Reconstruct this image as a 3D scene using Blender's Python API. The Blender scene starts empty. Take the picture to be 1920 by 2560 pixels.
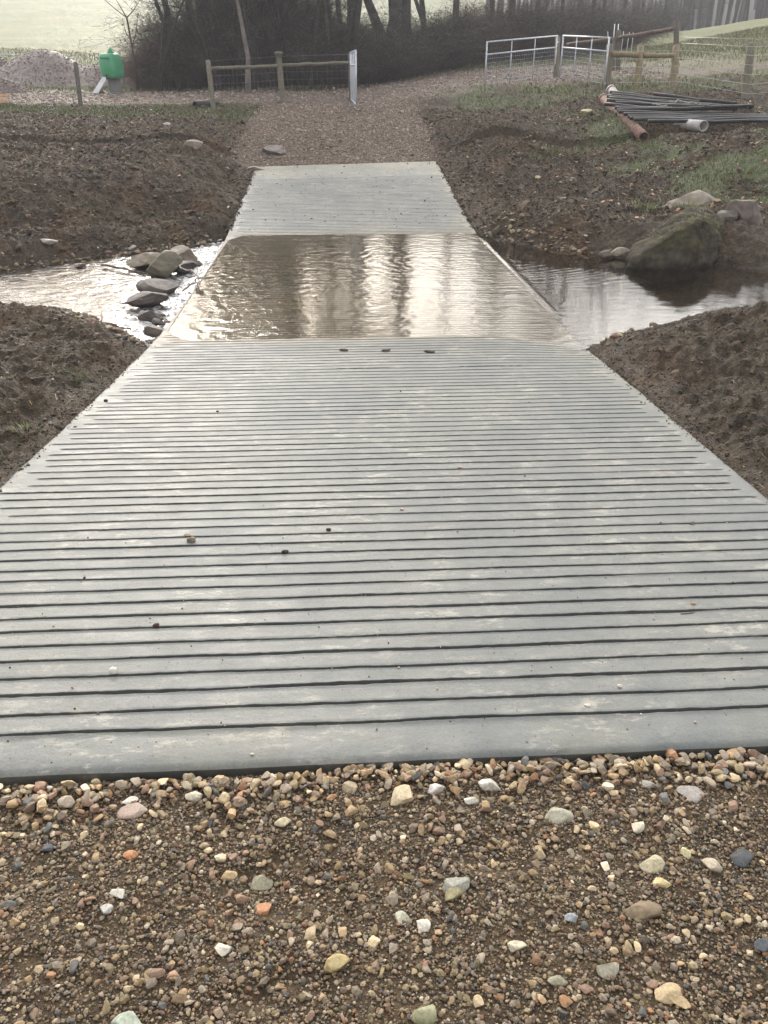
import bpy, math, random
import numpy as np
from math import radians as R
rng = np.random.default_rng(7); random.seed(7)
S = bpy.context.scene; COL = S.collection
# ------------------------------------------------------------------ camera
CAMZ, PITCH, YAW, FPX = 1.6, R(28.1), R(3.2), 2009.0
cd = bpy.data.cameras.new('camera'); cam = bpy.data.objects.new('camera', cd); COL.objects.link(cam)
cam.location = (0, 0, CAMZ); cam.rotation_euler = (math.pi/2-PITCH, 0, -YAW)
cd.sensor_fit = 'VERTICAL'; cd.sensor_height = 36; cd.lens = 36*FPX/2560
cd.clip_start = 0.05; cd.clip_end = 3000
S.camera = cam
S.render.resolution_x, S.render.resolution_y = 768, 1024
# ------------------------------------------------------------------ sky and sun
SUN_EL, SUN_AZ = R(24), R(-9)        # azimuth from +Y, clockwise
w = bpy.data.worlds.new('World'); S.world = w; w.use_nodes = True
nt = w.node_tree; nt.nodes.clear()
sky = nt.nodes.new('ShaderNodeTexSky'); sky.sky_type = 'NISHITA'; sky.sun_disc = False
sky.sun_elevation = SUN_EL; sky.sun_rotation = SUN_AZ
sky.air_density = 1.0; sky.dust_density = 8.0; sky.ozone_density = 1.0
mx = nt.nodes.new('ShaderNodeMix'); mx.data_type = 'RGBA'
mx.inputs[0].default_value = 0.55
mx.inputs[7].default_value = (17, 17.2, 17.7, 1)     # thin bright cloud over the whole sky
bg = nt.nodes.new('ShaderNodeBackground'); bg.inputs['Strength'].default_value = 0.14
wo = nt.nodes.new('ShaderNodeOutputWorld')
wt = nt.nodes.new('ShaderNodeTexCoord'); dp_ = nt.nodes.new('ShaderNodeVectorMath'); dp_.operation = 'DOT_PRODUCT'; nt.links.new(wt.outputs['Generated'], dp_.inputs[0]); dp_.inputs[1].default_value = (.07, .96, .27)
mr = nt.nodes.new('ShaderNodeMapRange'); mr.interpolation_type = 'SMOOTHSTEP'; nt.links.new(dp_.outputs['Value'], mr.inputs['Value']); mr.inputs['From Min'].default_value = .15; mr.inputs['From Max'].default_value = 1.; mr.inputs['To Min'].default_value = .62; mr.inputs['To Max'].default_value = 2.3
vm = nt.nodes.new('ShaderNodeVectorMath'); vm.operation = 'SCALE'; vm.inputs[0].default_value = (17.3, 17.1, 16.8); nt.links.new(mr.outputs[0], vm.inputs['Scale']); nt.links.new(vm.outputs[0], mx.inputs[7])
nt.links.new(sky.outputs[0], mx.inputs[6]); nt.links.new(mx.outputs[2], bg.inputs[0]); nt.links.new(bg.outputs[0], wo.inputs[0])
ld = bpy.data.lights.new('sun', 'SUN'); ld.energy = 2.0; ld.angle = R(11); ld.color = (1, .96, .9)
sun = bpy.data.objects.new('sun', ld); COL.objects.link(sun)
from mathutils import Vector
sd = Vector((math.sin(SUN_AZ)*math.cos(SUN_EL), math.cos(SUN_AZ)*math.cos(SUN_EL), math.sin(SUN_EL)))
sun.rotation_euler = sd.to_track_quat('Z', 'Y').to_euler(); sun.location = (0, 0, 30)
S.view_settings.view_transform = 'Standard'; S.view_settings.look = 'None'
S.view_settings.exposure = 0.22; S.view_settings.gamma = 1
S.cycles.volume_bounces = 1; S.cycles.max_bounces = 8; S.cycles.transparent_max_bounces = 12
S.cycles.use_denoising = True
# ------------------------------------------------------------------ photo helpers (display px of a 1659 wide copy)
K = 1920/1659.0
fh = np.array([math.sin(YAW), math.cos(YAW), 0]); rt = np.array([math.cos(YAW), -math.sin(YAW), 0]); zz = np.array([0, 0, 1.])
FW = math.cos(PITCH)*fh - math.sin(PITCH)*zz; UP = math.sin(PITCH)*fh + math.cos(PITCH)*zz
def ray(u, v):
    return FW + rt*((u*K-960)/FPX) + UP*((1280-v*K)/FPX)
def at_dist(u, v, d):                 # point seen at (u, v) d metres away along the ground
    r = ray(u, v); return np.array([0, 0, CAMZ]) + r*(d/math.hypot(r[0], r[1]))
def at_z(u, v, z):
    r = ray(u, v); return np.array([0, 0, CAMZ]) + r*((z-CAMZ)/r[2])
# ------------------------------------------------------------------ noise
def _h(ix, iy, s):
    n = (ix*374761393 + iy*668265263 + s*1442695041).astype(np.int64) & 0xffffffff
    n = ((n ^ (n >> 13))*1274126177) & 0xffffffff
    n = ((n ^ (n >> 16))*2246822519) & 0xffffffff
    return (n ^ (n >> 15)) & 0xffffffff
def perlin(x, y, s=0):
    x = np.asarray(x, float); y = np.asarray(y, float)
    ix = np.floor(x).astype(np.int64); iy = np.floor(y).astype(np.int64); fx = x-ix; fy = y-iy
    def g(dx, dy):
        a = _h(ix+dx, iy+dy, s)/4294967296.0*2*math.pi
        return np.cos(a)*(fx-dx)+np.sin(a)*(fy-dy)
    u = fx*fx*fx*(fx*(fx*6-15)+10); v = fy*fy*fy*(fy*(fy*6-15)+10)
    a = g(0, 0)*(1-u)+g(1, 0)*u; b = g(0, 1)*(1-u)+g(1, 1)*u
    return (a*(1-v)+b*v)*1.5
def fbm(x, y, o=4, s=0, ridge=False):
    t = 0; a = 1; n = 0
    for i in range(o):
        p = perlin(x*2**i+i*17.3, y*2**i-i*9.1, s+i)
        t = t + a*((1-2*np.abs(p)) if ridge else p); n += a; a *= .5
    return t/n
def sst(a, b, x):
    t = np.clip((x-a)/(b-a), 0, 1); return t*t*(3-2*t)
# ------------------------------------------------------------------ mesh builder
class MB:
    def __init__(s): s.v = []; s.t = []; s.q = []; s.c = []; s.n = 0
    def add(s, V, T=None, Q=None, C=None):
        V = np.asarray(V, float).reshape(-1, 3)
        if T is not None and len(T): s.t.append(np.asarray(T, np.int64).reshape(-1, 3)+s.n)
        if Q is not None and len(Q): s.q.append(np.asarray(Q, np.int64).reshape(-1, 4)+s.n)
        s.v.append(V); s.n += len(V)
        if C is None: C = (1, 1, 1)
        s.c.append(np.broadcast_to(np.asarray(C, float), (len(V), 3)))
    def mesh(s, name, off=(0, 0, 0), smooth=True):
        V = np.concatenate(s.v)-np.asarray(off)
        T = np.concatenate(s.t) if s.t else np.zeros((0, 3), np.int64)
        Q = np.concatenate(s.q) if s.q else np.zeros((0, 4), np.int64)
        m = bpy.data.meshes.new(name); m.vertices.add(len(V)); m.vertices.foreach_set('co', V.astype(np.float32).ravel())
        li = np.concatenate([T.ravel(), Q.ravel()]).astype(np.int32)
        m.loops.add(len(li)); m.loops.foreach_set('vertex_index', li)
        ls = np.concatenate([np.arange(len(T))*3, len(T)*3+np.arange(len(Q))*4]).astype(np.int32)
        m.polygons.add(len(ls)); m.polygons.foreach_set('loop_start', ls)
        m.polygons.foreach_set('use_smooth', np.full(len(ls), smooth))
        m.update(calc_edges=True); m.validate()
        C = np.concatenate(s.c); a = m.color_attributes.new('Col', 'FLOAT_COLOR', 'POINT')
        a.data.foreach_set('color', np.c_[C, np.ones(len(C))].astype(np.float32).ravel())
        return m
def tag(o, label=None, cat=None, group=None, kind=None):
    if label: o['label'] = label
    if cat: o['category'] = cat
    if group: o['group'] = group
    if kind: o['kind'] = kind
    return o
def obj(name, mb, mat, loc=(0, 0, 0), smooth=True, **k):
    o = bpy.data.objects.new(name, mb.mesh(name, loc, smooth) if isinstance(mb, MB) else mb); o.location = loc
    COL.objects.link(o)
    if mat: o.data.materials.clear(); o.data.materials.append(mat)
    return tag(o, **k)
def thing(name, loc, label, cat, group=None):
    o = bpy.data.objects.new(name, None); o.empty_display_size = .1; o.location = loc; COL.objects.link(o)
    return tag(o, label, cat, group)
def part(name, mb, mat, parent, smooth=True, label=None):
    off = Vector(parent.location)
    if parent.parent: off = off+Vector(parent.parent.location)
    o = bpy.data.objects.new(name, mb.mesh(name, tuple(off), smooth)); o.data.materials.append(mat)
    COL.objects.link(o); o.parent = parent
    if label: o['label'] = label
    return o
def copy_tree(o, parent=None):
    c = o.copy(); COL.objects.link(c)
    if parent: c.parent = parent
    for ch in [x for x in COL.objects if x.parent == o]: copy_tree(ch, c)
    return c
# shapes
def tube(mb, P, rad, n=8, C=None, cap=True, hollow=0):
    P = np.asarray(P, float); m = len(P); rad = np.broadcast_to(np.asarray(rad, float), (m,))
    d = np.gradient(P, axis=0); d /= np.linalg.norm(d, axis=1)[:, None]+1e-9
    ref = np.array([0, 0, 1.]) if abs(d[0][2]) < .9 else np.array([1., 0, 0])
    a = np.cross(d, ref); a /= np.linalg.norm(a, axis=1)[:, None]+1e-9; b = np.cross(d, a)
    th = np.arange(n)*2*math.pi/n
    V = P[:, None]+rad[:, None, None]*(a[:, None]*np.cos(th)[None, :, None]+b[:, None]*np.sin(th)[None, :, None])
    i, j = np.meshgrid(np.arange(m-1), np.arange(n), indexing='ij'); j2 = (j+1) % n
    Q = np.stack([i*n+j, i*n+j2, (i+1)*n+j2, (i+1)*n+j], -1).reshape(-1, 4)
    V = V.reshape(-1, 3)
    if cap and n > 3:
        c0 = len(V); V = np.vstack([V, P[0], P[-1]])
        k = np.arange(n); k2 = (k+1) % n
        T = np.vstack([np.c_[k2, k, np.full(n, c0)], np.c_[(m-1)*n+k, (m-1)*n+k2, np.full(n, c0+1)]])
        mb.add(V, T, Q, C)
    else: mb.add(V, None, Q, C)
def pipe(mb, A, B, ro, ri, n=28, C=None, noise=0):
    A = np.asarray(A, float); B = np.asarray(B, float); d = (B-A)/np.linalg.norm(B-A)
    a = np.cross(d, [0, 0, 1.]); a /= np.linalg.norm(a); b = np.cross(a, d)
    th = np.arange(n)*2*math.pi/n; ring = a*np.cos(th)[:, None]+b*np.sin(th)[:, None]
    e = .004
    L = [(A, ri), (A, ro-e), (A+d*e, ro), (B-d*e, ro), (B, ro-e), (B, ri), (A, ri)]
    V = np.concatenate([p+ring*r for p, r in L[:-1]]); m = 6
    Q = []
    for i in range(m):
        for j in range(n):
            Q.append([i*n+j, i*n+(j+1) % n, ((i+1) % m)*n+(j+1) % n, ((i+1) % m)*n+j])
    mb.add(V, None, Q, C)
def box(mb, c, s, rz=0, C=None, tilt=None):
    X = np.array([[x, y, z] for x in (-.5, .5) for y in (-.5, .5) for z in (-.5, .5)])*np.asarray(s)
    if tilt is not None: X = X@np.asarray(tilt).T
    cz, sz = math.cos(rz), math.sin(rz); X = X@np.array([[cz, -sz, 0], [sz, cz, 0], [0, 0, 1]]).T+np.asarray(c)
    mb.add(X, None, [[0, 1, 3, 2], [4, 6, 7, 5], [0, 4, 5, 1], [2, 3, 7, 6], [0, 2, 6, 4], [1, 5, 7, 3]], C)
def ico(sub):
    import bmesh
    bm = bmesh.new(); bmesh.ops.create_icosphere(bm, subdivisions=sub, radius=1)
    V = np.array([v.co[:] for v in bm.verts]); T = np.array([[v.index for v in f.verts] for f in bm.faces]); bm.free(); return V, T
ICO = {k: ico(k) for k in (1, 2, 3, 4, 5)}
def rock_shape(sub, r, cuts=6, depth=.35, nz=.06, dims=(1, 1, .7), fr=1.7):
    V, T = ICO[sub]; V = V.copy()
    for _ in range(cuts):
        n = r.normal(size=3); n /= np.linalg.norm(n); h = 1-depth*r.uniform(.2, 1)
        d = V@n; k = d > h; V[k] -= np.outer(d[k]-h, n)*.92
    s = int(r.integers(1e6))
    if nz:
        f = fbm(V[:, 0]*fr+V[:, 2]*1.3*fr, V[:, 1]*fr-V[:, 2]*.7*fr, 4, s % 9999)
        V *= (1+nz*f*2)[:, None]
    return V*np.asarray(dims), T
def rotm(r, n=None, flat=1.0):
    ax = r.normal(size=(n, 3)); ax /= np.linalg.norm(ax, axis=1)[:, None]; an = r.uniform(0, 2*math.pi, n)
    q = np.c_[np.cos(an/2), ax*np.sin(an/2)[:, None]]
    w_, x, y, z = q.T
    return np.stack([1-2*(y*y+z*z), 2*(x*y-z*w_), 2*(x*z+y*w_), 2*(x*y+z*w_), 1-2*(x*x+z*z), 2*(y*z-x*w_), 2*(x*z-y*w_), 2*(y*z+x*w_), 1-2*(x*x+y*y)], -1).reshape(-1, 3, 3)
def rotz_tilt(r, n, tilt):
    a = r.uniform(0, 2*math.pi, n); c, s = np.cos(a), np.sin(a); Z = np.zeros((n, 3, 3)); Z[:, 0, 0] = c; Z[:, 0, 1] = -s; Z[:, 1, 0] = s; Z[:, 1, 1] = c; Z[:, 2, 2] = 1
    t = r.normal(0, tilt, n); c, s = np.cos(t), np.sin(t); X = np.zeros((n, 3, 3)); X[:, 0, 0] = 1; X[:, 1, 1] = c; X[:, 1, 2] = -s; X[:, 2, 1] = s; X[:, 2, 2] = c
    b = r.uniform(0, 2*math.pi, n); c, s = np.cos(b), np.sin(b); Y = np.zeros((n, 3, 3)); Y[:, 0, 0] = c; Y[:, 0, 1] = -s; Y[:, 1, 0] = s; Y[:, 1, 1] = c; Y[:, 2, 2] = 1
    return Z@X@Y
def scatter(mb, shapes, pos, size, cols, r, tilt=.35, kinds=None):
    n = len(pos); Rm = rotz_tilt(r, n, tilt); kk = r.integers(0, len(shapes), n)
    for k, (V, T) in enumerate(shapes):
        ix = np.where(kk == k)[0]
        if not len(ix): continue
        W = np.einsum('nij,vj->nvi', Rm[ix], V)*size[ix][:, None, None]+pos[ix][:, None]
        TT = (T[None]+(np.arange(len(ix))*len(V))[:, None, None]).reshape(-1, 3)
        CC = np.repeat(cols[ix], len(V), 0)
        mb.add(W.reshape(-1, 3), TT, None, CC)
# ------------------------------------------------------------------ materials
def mk(name): m = bpy.data.materials.new(name); m.use_nodes = True; return m, m.node_tree, m.node_tree.nodes['Principled BSDF']
def nd(t, ty, **k):
    n = t.nodes.new(ty)
    for a, b in k.items():
        if hasattr(n, a): setattr(n, a, b)
        else: n.inputs[a].default_value = b
    return n
def coords(t, scale=(1, 1, 1), obj=True):
    tc = nd(t, 'ShaderNodeTexCoord'); mp = nd(t, 'ShaderNodeMapping'); mp.inputs['Scale'].default_value = scale
    t.links.new(tc.outputs['Object'], mp.inputs['Vector']); return mp.outputs[0]
def noise(t, vec, scale, det=4, rough=.55):
    n = nd(t, 'ShaderNodeTexNoise'); n.inputs['Scale'].default_value = scale; n.inputs['Detail'].default_value = det; n.inputs['Roughness'].default_value = rough
    t.links.new(vec, n.inputs['Vector']); return n.outputs['Fac']
def ramp(t, fac, stops):
    n = nd(t, 'ShaderNodeValToRGB'); e = n.color_ramp.elements
    while len(e) < len(stops): e.new(.5)
    for x, (p, c) in zip(e, stops): x.position = p; x.color = (*c, 1) if len(c) == 3 else c
    t.links.new(fac, n.inputs[0]); return n.outputs[0]
def mixc(t, f, a, b, mode='MIX'):
    n = nd(t, 'ShaderNodeMix'); n.data_type = 'RGBA'; n.blend_type = mode
    for s, i in ((f, 0), (a, 6), (b, 7)):
        if isinstance(s, (int, float)): n.inputs[i].default_value = s
        elif isinstance(s, tuple): n.inputs[i].default_value = (*s, 1)
        else: t.links.new(s, n.inputs[i])
    return n.outputs[2]
def math_(t, op, a, b=0.):
    n = nd(t, 'ShaderNodeMath'); n.operation = op
    for s, i in ((a, 0), (b, 1)):
        if isinstance(s, (int, float)): n.inputs[i].default_value = s
        else: t.links.new(s, n.inputs[i])
    return n.outputs[0]
def bump(t, b, h, strength=.4, dist=.01):
    n = nd(t, 'ShaderNodeBump'); n.inputs['Strength'].default_value = strength; n.inputs['Distance'].default_value = dist
    t.links.new(h, n.inputs['Height']); t.links.new(n.outputs[0], b.inputs['Normal']); return n
def attr(t): n = nd(t, 'ShaderNodeAttribute'); n.attribute_name = 'Col'; return n.outputs['Color']
def simple(name, c1, c2, scale=8, rough=.7, bmp=.3, bd=.01, met=0, stretch=(1, 1, 1), spec=.4, det=5):
    m, t, b = mk(name); v = coords(t, stretch); f = noise(t, v, scale, det)
    t.links.new(ramp(t, f, [(.3, c1), (.7, c2)]), b.inputs['Base Color'])
    b.inputs['Roughness'].default_value = rough; b.inputs['Metallic'].default_value = met; b.inputs['Specular IOR Level'].default_value = spec
    if bmp: bump(t, b, noise(t, v, scale*3, 6), bmp, bd)
    return m
def colmat(name, scale=60, lo=.7, hi=1.25, rough=.7, bmp=.4, bd=.004, spec=.4, det=4, trans=0):
    m, t, b = mk(name); v = coords(t); f = noise(t, v, scale, det)
    t.links.new(mixc(t, 1., attr(t), ramp(t, f, [(.3, (lo,)*3), (.7, (hi,)*3)]), 'MULTIPLY'), b.inputs['Base Color'])
    b.inputs['Roughness'].default_value = rough; b.inputs['Specular IOR Level'].default_value = spec
    if bmp: bump(t, b, noise(t, v, scale*1.7, 5), bmp, bd)
    return m
# ground
m_ground, t, b = mk('ground_soil'); v = coords(t)
n1 = noise(t, v, 22, 8, .7); n2 = noise(t, v, 3.1, 6, .65); n3 = noise(t, v, 90, 4, .7)
c = mixc(t, 1., attr(t), ramp(t, n1, [(.3, (.42, .40, .39)), (.5, (.9, .9, .9)), (.7, (2.0, 1.98, 1.9))]), 'MULTIPLY')
c = mixc(t, 1., c, ramp(t, n2, [(.3, (.75, .73, .73)), (.7, (1.25, 1.25, 1.25))]), 'MULTIPLY')
c = mixc(t, 1., c, ramp(t, n3, [(.3, (.65, .64, .63)), (.7, (1.4, 1.4, 1.38))]), 'MULTIPLY')
t.links.new(c, b.inputs['Base Color'])
t.links.new(ramp(t, n2, [(.35, (.55,)*3), (.65, (.9,)*3)]), b.inputs['Roughness']); b.inputs['Specular IOR Level'].default_value = .35
bump(t, b, math_(t, 'ADD', n1, math_(t, 'MULTIPLY', n3, .35)), 1., .06)
m_stone = colmat('stone', 45, .75, 1.2, .62, .5, .003)
m_gravel = colmat('gravel_stones', 160, .72, 1.2, .6, .35, .0015)
m_clod = colmat('soil_clods', 60, .6, 1.35, .8, .8, .006, .3)
m_leaf = colmat('grass_blades', 9, .8, 1.2, .6, 0)
m_rock = colmat('rock_surface', 7, .6, 1.35, .6, .8, .02, .4, 9)
m_boulder = colmat('boulder_surface', 9, .5, 1.5, .9, 1., .02, .15, 9)
m_rock2 = colmat('wet_rock', 9, .5, 1.4, .6, .8, .015, .5, 9)
m_wood = simple('weathered_post_wood', (.10, .09, .065), (.21, .19, .14), 6, .85, .6, .01, stretch=(6, 6, .8))
m_wooddark = simple('old_dark_post_wood', (.07, .062, .05), (.15, .135, .11), 6, .9, .6, .01, stretch=(6, 6, .8))
m_newwood = simple('yellow_treated_timber', (.16, .125, .07), (.30, .245, .15), 5, .75, .4, .006, stretch=(5, 5, 1))
m_brownrail = simple('brown_rail_wood', (.10, .07, .055), (.2, .15, .12), 6, .8, .4, .006)
m_galv = simple('galvanised_steel', (.42, .45, .5), (.66, .69, .74), 12, .42, .1, .002, met=.35)
m_wire = simple('fence_wire', (.35, .36, .37), (.55, .56, .56), 3, .5, 0, met=.5)
m_netwire = simple('old_netting_wire', (.14, .13, .13), (.24, .23, .22), 3, .6, 0, met=.2)
m_black = simple('black_plastic_pipe', (.012, .012, .014), (.035, .034, .036), 14, .42, .25, .003)
m_rust = simple('rusty_clay_pipe', (.10, .055, .04), (.30, .18, .14), 9, .75, .5, .004)
m_palepipe = simple('pale_clay_pipe', (.28, .27, .26), (.52, .5, .48), 6, .6, .3, .004)
m_mauve = simple('mauve_clay_pipe', (.2, .16, .16), (.36, .31, .31), 6, .6, .3, .004)
m_green = simple('green_plastic', (.05, .30, .14), (.11, .42, .24), 2, .35, .05, .002)
m_dkgreen = simple('dark_rubber', (.01, .015, .012), (.02, .025, .02), 4, .6, 0)
m_white = simple('white_painted_board', (.6, .62, .64), (.75, .76, .76), 4, .6, .1, .002)
m_plank = simple('orange_planks', (.5, .32, .2), (.65, .46, .32), 5, .7, .2, .004, stretch=(1, 8, 1))
m_bark = colmat('bare_tree_bark', 5, .6, 1.4, .9, .7, .02, .2, 7)
m_twig = colmat('twigs', 2, .7, 1.25, .9, 0)
m_stick = simple('stick_bark', (.06, .045, .035), (.2, .16, .12), 20, .8, .4, .003)
m_palestick = simple('pale_stick', (.28, .25, .2), (.48, .44, .36), 20, .8, .3, .003)
# concrete
m_conc, t, b = mk('grooved_concrete'); v = coords(t)
big = noise(t, v, 1.1, 5, .6); mid = noise(t, coords(t, (4, 9, 9)), 1.6, 7, .62); fine = noise(t, v, 120, 4, .7); st = noise(t, coords(t, (5, 12, 8)), 1.3, 9, .78); st2 = noise(t, v, 2.2, 3, .5)
c = ramp(t, mid, [(.3, (.136, .142, .136)), (.52, (.170, .176, .168)), (.72, (.222, .225, .208))])
c = mixc(t, 1., c, ramp(t, big, [(.36, (.84, .87, .89)), (.62, (1.08, 1.07, 1.03))]), 'MULTIPLY')
smask = math_(t, 'MULTIPLY', ramp(t, st, [(.53, (0, 0, 0)), (.60, (1, 1, 1))]), ramp(t, st2, [(.4, (0, 0, 0)), (.6, (1, 1, 1))]))
c = mixc(t, math_(t, 'MULTIPLY', smask, .5), c, (.46, .43, .36))
c = mixc(t, 1., c, ramp(t, fine, [(.25, (.82, .82, .82)), (.75, (1.14, 1.14, 1.14))]), 'MULTIPLY')
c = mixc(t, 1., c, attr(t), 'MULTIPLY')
t.links.new(c, b.inputs['Base Color'])
pit = noise(t, v, 55, 3, .6); dirt = noise(t, coords(t, (2.2, 5, 3)), 2.6, 9, .75); vf = noise(t, v, 9, 6, .7)
pm = ramp(t, pit, [(.70, (0, 0, 0)), (.74, (1, 1, 1))]); c = mixc(t, math_(t, 'MULTIPLY', pm, .6), c, (.07, .06, .05))
c = mixc(t, math_(t, 'MULTIPLY', ramp(t, dirt, [(.56, (0, 0, 0)), (.70, (1, 1, 1))]), .5), c, (.11, .096, .078))
c = mixc(t, 1., c, ramp(t, vf, [(.3, (.86, .87, .88)), (.7, (1.13, 1.12, 1.1))]), 'MULTIPLY'); t.links.new(c, b.inputs['Base Color'])
t.links.new(ramp(t, mid, [(.3, (.42,)*3), (.7, (.68,)*3)]), b.inputs['Roughness']); b.inputs['Specular IOR Level'].default_value = .42
bump(t, b, math_(t, 'ADD', math_(t, 'ADD', mid, math_(t, 'MULTIPLY', vf, .4)), math_(t, 'MULTIPLY', fine, .35)), .5, .006)
# water
def water_mat(name, tint, silt, siltf, sc1, sc2, s1, s2, base_rough=.02, foam=False):
    m = bpy.data.materials.new(name); m.use_nodes = True; t = m.node_tree; t.nodes.clear()
    v = coords(t); va = coords(t, (1, 2.2, 1))
    h = math_(t, 'ADD', math_(t, 'MULTIPLY', noise(t, va, sc1, 4, .55), s1), math_(t, 'MULTIPLY', noise(t, va, sc2, 3, .55), s2))
    h = math_(t, 'MULTIPLY', h, nd_color_r(t))
    bp = nd(t, 'ShaderNodeBump'); bp.inputs['Strength'].default_value = 1; bp.inputs['Distance'].default_value = .01; t.links.new(h, bp.inputs['Height'])
    fr = nd(t, 'ShaderNodeFresnel'); fr.inputs['IOR'].default_value = 1.34; t.links.new(bp.outputs[0], fr.inputs['Normal'])
    gl = nd(t, 'ShaderNodeBsdfGlossy'); gl.inputs['Roughness'].default_value = base_rough; gl.inputs['Color'].default_value = (1, 1, 1, 1); t.links.new(bp.outputs[0], gl.inputs['Normal'])
    tr = nd(t, 'ShaderNodeBsdfTransparent'); tr.inputs['Color'].default_value = (*tint, 1)
    df = nd(t, 'ShaderNodeBsdfDiffuse'); df.inputs['Color'].default_value = (*silt, 1)
    m1 = nd(t, 'ShaderNodeMixShader'); m1.inputs[0].default_value = siltf; t.links.new(tr.outputs[0], m1.inputs[1]); t.links.new(df.outputs[0], m1.inputs[2])
    if foam:
        fo = nd(t, 'ShaderNodeBsdfDiffuse'); fo.inputs['Color'].default_value = (.75, .77, .8, 1)
        a = nd(t, 'ShaderNodeAttribute'); a.attribute_name = 'Col'; sx = nd(t, 'ShaderNodeSeparateColor'); t.links.new(a.outputs['Color'], sx.inputs[0])
        fm = math_(t, 'MULTIPLY', sx.outputs[1], ramp(t, noise(t, va, 14, 6, .7), [(.42, (0, 0, 0)), (.6, (1, 1, 1))]))
        m3 = nd(t, 'ShaderNodeMixShader'); t.links.new(fm, m3.inputs[0]); t.links.new(m1.outputs[0], m3.inputs[1]); t.links.new(fo.outputs[0], m3.inputs[2]); m1 = m3
    m2 = nd(t, 'ShaderNodeMixShader'); t.links.new(fr.outputs[0], m2.inputs[0]); t.links.new(m1.outputs[0], m2.inputs[1]); t.links.new(gl.outputs[0], m2.inputs[2])
    o = nd(t, 'ShaderNodeOutputMaterial'); t.links.new(m2.outputs[0], o.inputs[0]); return m
def nd_color_r(t):
    a = nd(t, 'ShaderNodeAttribute'); a.attribute_name = 'Col'; sx = nd(t, 'ShaderNodeSeparateColor'); t.links.new(a.outputs['Color'], sx.inputs[0]); return sx.outputs[0]
m_ford = water_mat('shallow_ford_water', (.92, .87, .78), (.16, .115, .065), .02, 9, 36, .10, .03)
m_stream = water_mat('stream_water', (.55, .5, .42), (.12, .09, .06), .3, 6, 17, 1.1, .45, .04, foam=True)

# ------------------------------------------------------------------ levels
ZW, ZS = -.377, -.60          # ford / pool water, stream below the ford
SL, SR = at_z(320, 752, ZW)[0], at_z(1270, 755, ZW)[0]    # slab sides
SY0, SY1, SY2, SY3 = 1.59, 6.71, 12.6, 17.8
TN = math.tan(R(4.2)); TF = .0998
def shr(y): return .024*np.maximum(0, SY1-np.asarray(y, float))     # the near ramp is laid a degree or so askew
def slab_z(x, y):
    x = np.asarray(x, float); y = np.asarray(y, float)
    a = -(y-SY0)*TN; b_ = ZW+(y-SY2)*TF; mid_ = np.full_like(a, ZW-.062)
    k = .05; z = k*np.log(np.exp((a-.0)/k)+np.exp(b_/k)+np.exp(mid_/k))-k*.0
    # keep the straight ramps exact away from the bottom
    z = np.where(y < SY1-.8, a, z); z = np.where(y > SY2+1.2, b_, z)
    e = sst(SY1-1.6, SY1-.6, y)*(1-sst(SY2+.6, SY2+1.8, y)); z = np.where((y >= SY1-.8) & (y <= SY2+1.2), z*e+np.where(y < 9, a, b_)*(1-e), z)
    z = z+sst(13, SY3, y)*(x-.0)/(SR-SL)*.088
    z = z-.03*sst(SR-.8, SR, x)*np.exp(-((y-SY1)/.6)**2)
    return z
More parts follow.
